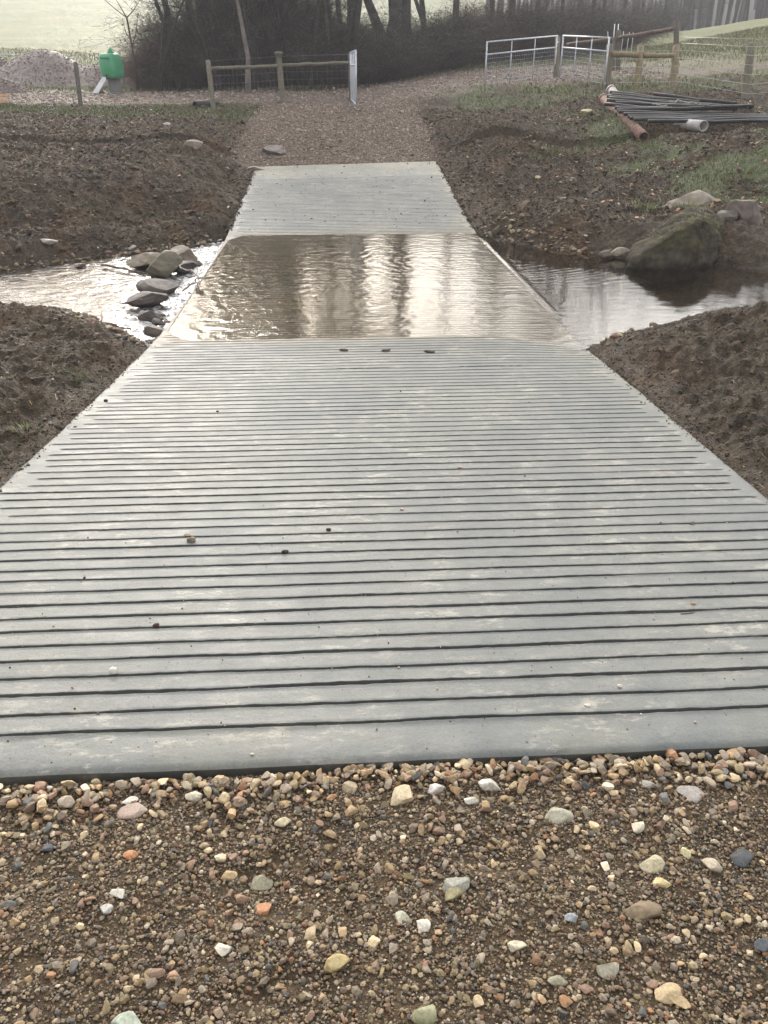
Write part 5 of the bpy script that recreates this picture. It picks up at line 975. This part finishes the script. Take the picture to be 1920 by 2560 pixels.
TREES = [(832, 150, 40, 1, 2.6, 1.0, 'forked dark tree with crooked limbs against the pale field, right of centre'), (757, 155, 38, 3, .3, .95, 'thick straight trunk standing left of the forked tree'), (857, 150, 40, 2, 1.2, 1.0, 'slim dark trunk just right of the forked tree'), (874, 150, 41, 0, 2.2, 1.15, 'thick dark trunk beside the slim one, right of the forked tree'),
 (987, 145, 46, 3, 4.0, 1.0, 'broad grey trunk midway between the forked tree and the gates'), (1057, 140, 48, 0, 5.0, 1.1, 'hazy trunk behind the bushes left of the open gate'), (1092, 137, 46, 3, 1.0, 1.05, 'broad dark trunk above the left end of the wide gate'), (1153, 130, 50, 1, .5, 1.0, 'forked hazy tree above the wide gate'), (1210, 125, 52, 2, 3.3, 1.1, 'thin tree above the middle gate post'), (1269, 120, 55, 5, 2.2, 1.0, 'leaning hazy tree above the slanting gate'),
 (674, 165, 38, 4, 1.5, 1.0, 'pale forked tree behind the left fence near its gate post'), (557, 185, 33, 5, 3.6, .9, 'dark trunk just right of the pale leaning trunk'), (575, 180, 36, 2, 5.2, 1.0, 'thin dark trunk second right of the pale leaning trunk'), (610, 175, 37, 0, 4.4, 1.0, 'dark tree above the knobbed fence post'), (640, 172, 40, 2, .8, 1.1, 'slender tree right of the knobbed fence post'), (715, 165, 42, 5, 1.9, 1.0, 'leaning dark tree left of the thick straight trunk'), (398, 190, 34, 4, 2.4, .75, 'small bushy tree at the left end of the thicket'), (455, 188, 34, 2, 4.1, .9, 'dark thin tree above the second fence post'), (495, 186, 36, 4, .2, .95, 'forked dark tree left of the pale leaning trunk'),
 (925, 145, 50, 4, 3.0, 1.1, 'forked tree behind the bushes right of centre'), (1240, 120, 64, 3, .1, 1.1, 'distant stout tree right of the gate post'), (1300, 115, 62, 1, 3.9, 1.1, 'distant forked tree above the white stakes'), (1340, 110, 68, 0, 5.5, 1.1, 'distant tree right of the white stakes'), (1385, 104, 80, 2, 2.5, 1.1, 'far hazy tree left of the tall dark post'), (1430, 100, 85, 5, 1.4, 1.1, 'far hazy tree at the edge of the right field'),
 (430, 188, 38, 5, 5.8, .9, 'tangled tree near the left edge of the thicket'), (530, 182, 40, 3, 2.7, .8, 'dark tree hidden behind the pale leaning trunk'), ]
for t9 in TREES: tree(*t9[:5], t9[5]*(.66 if t9[0] > 980 else 1.), t9[6], grp='bare trees of the hedgerow')
LB = ['left edge of the thicket', 'gap right of the sapling', 'second fence post', 'first half of the left fence rail', 'middle of the left fence rail', 'pale leaning trunk, on its left', 'pale leaning trunk, on its right', 'knobbed post, on its left', 'knobbed post, on its right', 'right half of the left fence', 'open edge on gate, on its left', 'open edge on gate, on its right']
for i, (u, l_) in enumerate(zip((345, 388, 440, 470, 505, 522, 552, 588, 622, 668, 722, 752), LB)): tree(u, 190, 31.2+(i % 3)*.6, (4, 2, 5, 1)[i % 4], i*1.3, .42+.16*((i*7) % 3)/2, 'small thin tree of the thicket above the '+l_, 'small trees among the thicket bushes')
# sapling
bs = at_depth(296, 186, 27.5); bs[2] = H(bs[0], bs[1]); mb = MB(); q = lambda u, v: np.array([at_depth(u, v, 27.5)[0], bs[1], zat(np.array([at_depth(u, v, 27.5)[0], bs[1], 0]), v)])
sp = thing('sapling', tuple(bs), 'thin brown sapling with three bare shoots in front of the pale field', 'tree'); tube(mb, [bs-[0, 0, .1], q(296, 130), q(292, 75), q(289, 38), q(287, 33)], [.04, .036, .033, .03, .028], 8, (.14, .09, .07)); part('trunk', mb, m_bark, sp)
mb = MB(); 
for a_, m_, b_ in (((289, 38), (270, 22), (240, -8)), ((288, 36), (278, 14), (262, -20)), ((289, 38), (302, 25), (325, -8)), ((294, 100), (306, 70), (312, 30)), ((294, 90), (284, 70), (280, 40))): tube(mb, [q(*a_), q(*m_), q(*b_)], [.018, .014, .009], 6, (.15, .1, .08))
part('branches', mb, m_bark, sp)
# bushes
BC_ = np.array([(.055, .042, .042), (.065, .055, .042), (.15, .13, .12), (.10, .055, .045), (.055, .052, .035), (.035, .032, .03)])
def bush_mesh(seed, R_, h, n, pal, wd=.006, leafy=0):
    rg = np.random.default_rng(seed); mb = MB(); az = rg.uniform(0, 6.28, n); rad = R_*rg.uniform(0, .6, n); P = np.c_[np.cos(az)*rad, np.sin(az)*rad, np.zeros(n)]
    C = pal[rg.integers(0, len(pal), n)]*rg.uniform(.7, 1.25, (n, 1)); out = np.c_[np.cos(az), np.sin(az)]; hs = h*rg.uniform(.45, 1.05, n); L = hs*1.15/5; d = np.c_[out*rg.uniform(.0, .55, (n, 1)), np.ones(n)]+rg.normal(0, .12, (n, 3)); seg = []
    for k in range(6):
        d /= np.linalg.norm(d, axis=1)[:, None]; D = d*L[:, None]; needles(mb, P, D, wd*(1-.1*k), C); seg.append((P.copy(), D.copy())); P = P+D; d = d+rg.normal(0, .22, (n, 3))+np.c_[out*.13, np.full(n, -.10-.07*k)]
    for k in (1, 2, 3, 4, 5):
        Ps, Ds = seg[k]; m_ = n*3; ix = rg.integers(0, n, m_); q = Ps[ix]+Ds[ix]*rg.uniform(0, 1, (m_, 1)); dd_ = Ds[ix]/L[ix][:, None]*.5+rg.normal(0, .65, (m_, 3)); dd_ /= np.linalg.norm(dd_, axis=1)[:, None]; ll = rg.uniform(.12, .42, (m_, 1))
        needles(mb, q, dd_*ll, wd*.55, C[ix]*1.1); q2 = q+dd_*ll*rg.uniform(.3, 1, (m_, 1)); d3 = dd_+rg.normal(0, .7, (m_, 3)); d3 /= np.linalg.norm(d3, axis=1)[:, None]; needles(mb, q2, d3*ll*.6, wd*.4, C[ix]*1.15)
        if leafy: e_ = rg.random(m_) < leafy; a_ = rg.normal(0, 1, (m_, 3)); a_ /= np.linalg.norm(a_, axis=1)[:, None]; strips(mb, q2[e_], a_[e_]*.07, np.full(e_.sum(), .022), np.array([(.07, .08, .03), (.12, .09, .05), (.05, .06, .03)])[rg.integers(0, 3, e_.sum())])
    m = mb.mesh('bush'); m.materials.append(m_twig); return m
bv = [bush_mesh(400, 1.3, 2.0, 336, BC_[[0, 1, 4, 5]], leafy=.25), bush_mesh(401, 1.5, 2.4, 368, BC_[[0, 2, 4, 5]], leafy=.15), bush_mesh(402, 1.1, 1.8, 304, BC_[[0, 3, 3, 1]], leafy=.2), bush_mesh(403, 1.4, 3.2, 384, BC_[[0, 5, 4, 2]], leafy=.25), bush_mesh(404, 1.0, 1.7, 260, np.array([(.26, .17, .13), (.2, .15, .13), (.13, .1, .1)]))]
ORD = ['first', 'second', 'third', 'fourth', 'fifth', 'sixth', 'seventh', 'eighth', 'ninth', 'tenth', 'eleventh', 'twelfth', 'thirteenth', 'fourteenth', 'fifteenth', 'sixteenth', 'seventeenth', 'eighteenth', 'nineteenth', 'twentieth', 'twenty first', 'twenty second', 'twenty third', 'twenty fourth', 'twenty fifth', 'twenty sixth', 'twenty seventh', 'twenty eighth']
def bush(u, v, d, k, rz, sx_, sz_, lab, grp):
    p = at_dist(u, v, d); p[2] = H(p[0], p[1])-.05; o = bpy.data.objects.new('bush', bv[k]); o.location = p; o.rotation_euler[2] = rz; o.scale = (sx_, sx_, sz_); COL.objects.link(o); tag(o, lab, 'bush', grp)
FB = [(322, 192, 31, 4, .8, .7), (352, 192, 31.5, 4, .9, .9), (385, 192, 31, 0, .9, .8), (420, 193, 30.5, 2, 1., .9), (455, 194, 30.5, 1, .9, 1.), (490, 193, 31, 3, .9, .9), (525, 192, 31, 0, 1., 1.2), (562, 192, 30.5, 3, 1., .85), (600, 190, 31, 1, 1., 1.1), (638, 189, 31, 0, 1., 1.2), (676, 187, 31, 3, 1., .7), (712, 185, 31.5, 1, 1., .9), (748, 182, 32, 0, 1., .85), (790, 178, 32.5, 1, 1., .5), (830, 172, 33.5, 0, 1.1, .5), (872, 167, 34.5, 3, 1.1, .6), (915, 162, 36, 1, 1.2, .85), (955, 158, 37, 0, 1.2, 1.), (998, 153, 38, 2, 1.2, 1.), (1035, 149, 39, 2, 1.2, 1.1), (1075, 144, 41, 0, 1.3, 1.1), (1115, 140, 42, 1, 1.3, 1.), (1155, 134, 43, 2, 1.3, 1.05), (1195, 129, 45, 0, 1.4, 1.05), (1238, 124, 46, 1, 1.4, .95), (1280, 119, 48, 2, 1.4, .95), (1322, 114, 50, 0, 1.4, .8)]
for i, (u, v, d, k, sx_, sz_) in enumerate(FB): bush(u, v, d+(2 if u < 740 else 0), k, i*2.1, sx_, sz_, f'bare bramble bush in the front of the thicket, {ORD[i]} from the left', 'front row of thicket bushes')
BB_ = [(372, 33, 4, .9, 1.1), (410, 33, 0, 1., 1.2), (450, 33.5, 3, 1., .9), (490, 34, 1, 1.1, 1.7), (530, 34, 0, 1.1, 2.1), (570, 34, 3, 1.1, 1.3), (612, 34, 1, 1.1, 1.8), (655, 34, 0, 1.1, 1.8), (698, 35, 3, 1.2, .75), (738, 36, 1, 1.1, .9), (905, 41, 3, 1.3, .5), (960, 43, 1, 1.4, .7), (1015, 45, 0, 1.4, .9), (1070, 47, 3, 1.5, .6), (1125, 50, 1, 1.5, .9), (1180, 53, 0, 1.5, 1.0), (1235, 56, 3, 1.5, .7), (1290, 60, 1, 1.6, 1.0), (1340, 64, 0, 1.6, 1.0), (1390, 72, 1, 1.6, 1.)]
for i, (u, d, k, sx_, sz_) in enumerate(BB_): bush(u, 150, d, k, i*1.7+1, sx_, sz_, f'taller dim bush in the back of the thicket, {ORD[i]} from the left', 'back row of thicket bushes')
# distant woodland
mb = MB(); r7 = np.random.default_rng(77); srcs = []
for a, b in (var[0], var[3], var[5]):
    for m in (a, b):
        n_ = len(m.vertices); co = np.empty(n_*3, np.float32); m.vertices.foreach_get('co', co); fc = [tuple(p.vertices) for p in m.polygons]; srcs.append((co.reshape(-1, 3), np.array([f for f in fc if len(f) == 4]) , np.array([f for f in fc if len(f) == 3])))
for i in range(300):
    u = r7.uniform(1050, 2100); d = r7.uniform(95, 190); 
    p = at_dist(u, 50, d); p[2] = float(base_h(p[0], p[1])); k = int(r7.integers(0, 3)); a = r7.uniform(0, 6.28); s_ = r7.uniform(.7, 1.1); Rm = np.array([[math.cos(a), -math.sin(a), 0], [math.sin(a), math.cos(a), 0], [0, 0, 1]])
    for q in (0, 1):
        co, Q4, T3 = srcs[k*2+q]
        mb.add(co@Rm.T*s_+p, T3 if len(T3) else None, Q4, BK*r7.uniform(.8, 1.3))
obj('distant_woodland', mb, m_bark, kind='stuff', label='hazy purple grey woodland on the far slope beyond the right field', cat='woodland')
# ================================================================== haze
m = bpy.data.materials.new('haze_air'); m.use_nodes = True; t = m.node_tree; t.nodes.clear(); pv = nd(t, 'ShaderNodeVolumePrincipled'); pv.inputs['Color'].default_value = (.90, .90, .96, 1); pv.inputs['Density'].default_value = .0017; pv.inputs['Anisotropy'].default_value = .0
oo = nd(t, 'ShaderNodeOutputMaterial'); t.links.new(pv.outputs[0], oo.inputs['Volume'])
mb = MB(); box(mb, (0, 140, 21), (700, 400, 52)); obj('haze', mb, m, smooth=False, kind='stuff', label='thin pale mist over the valley', cat='haze')
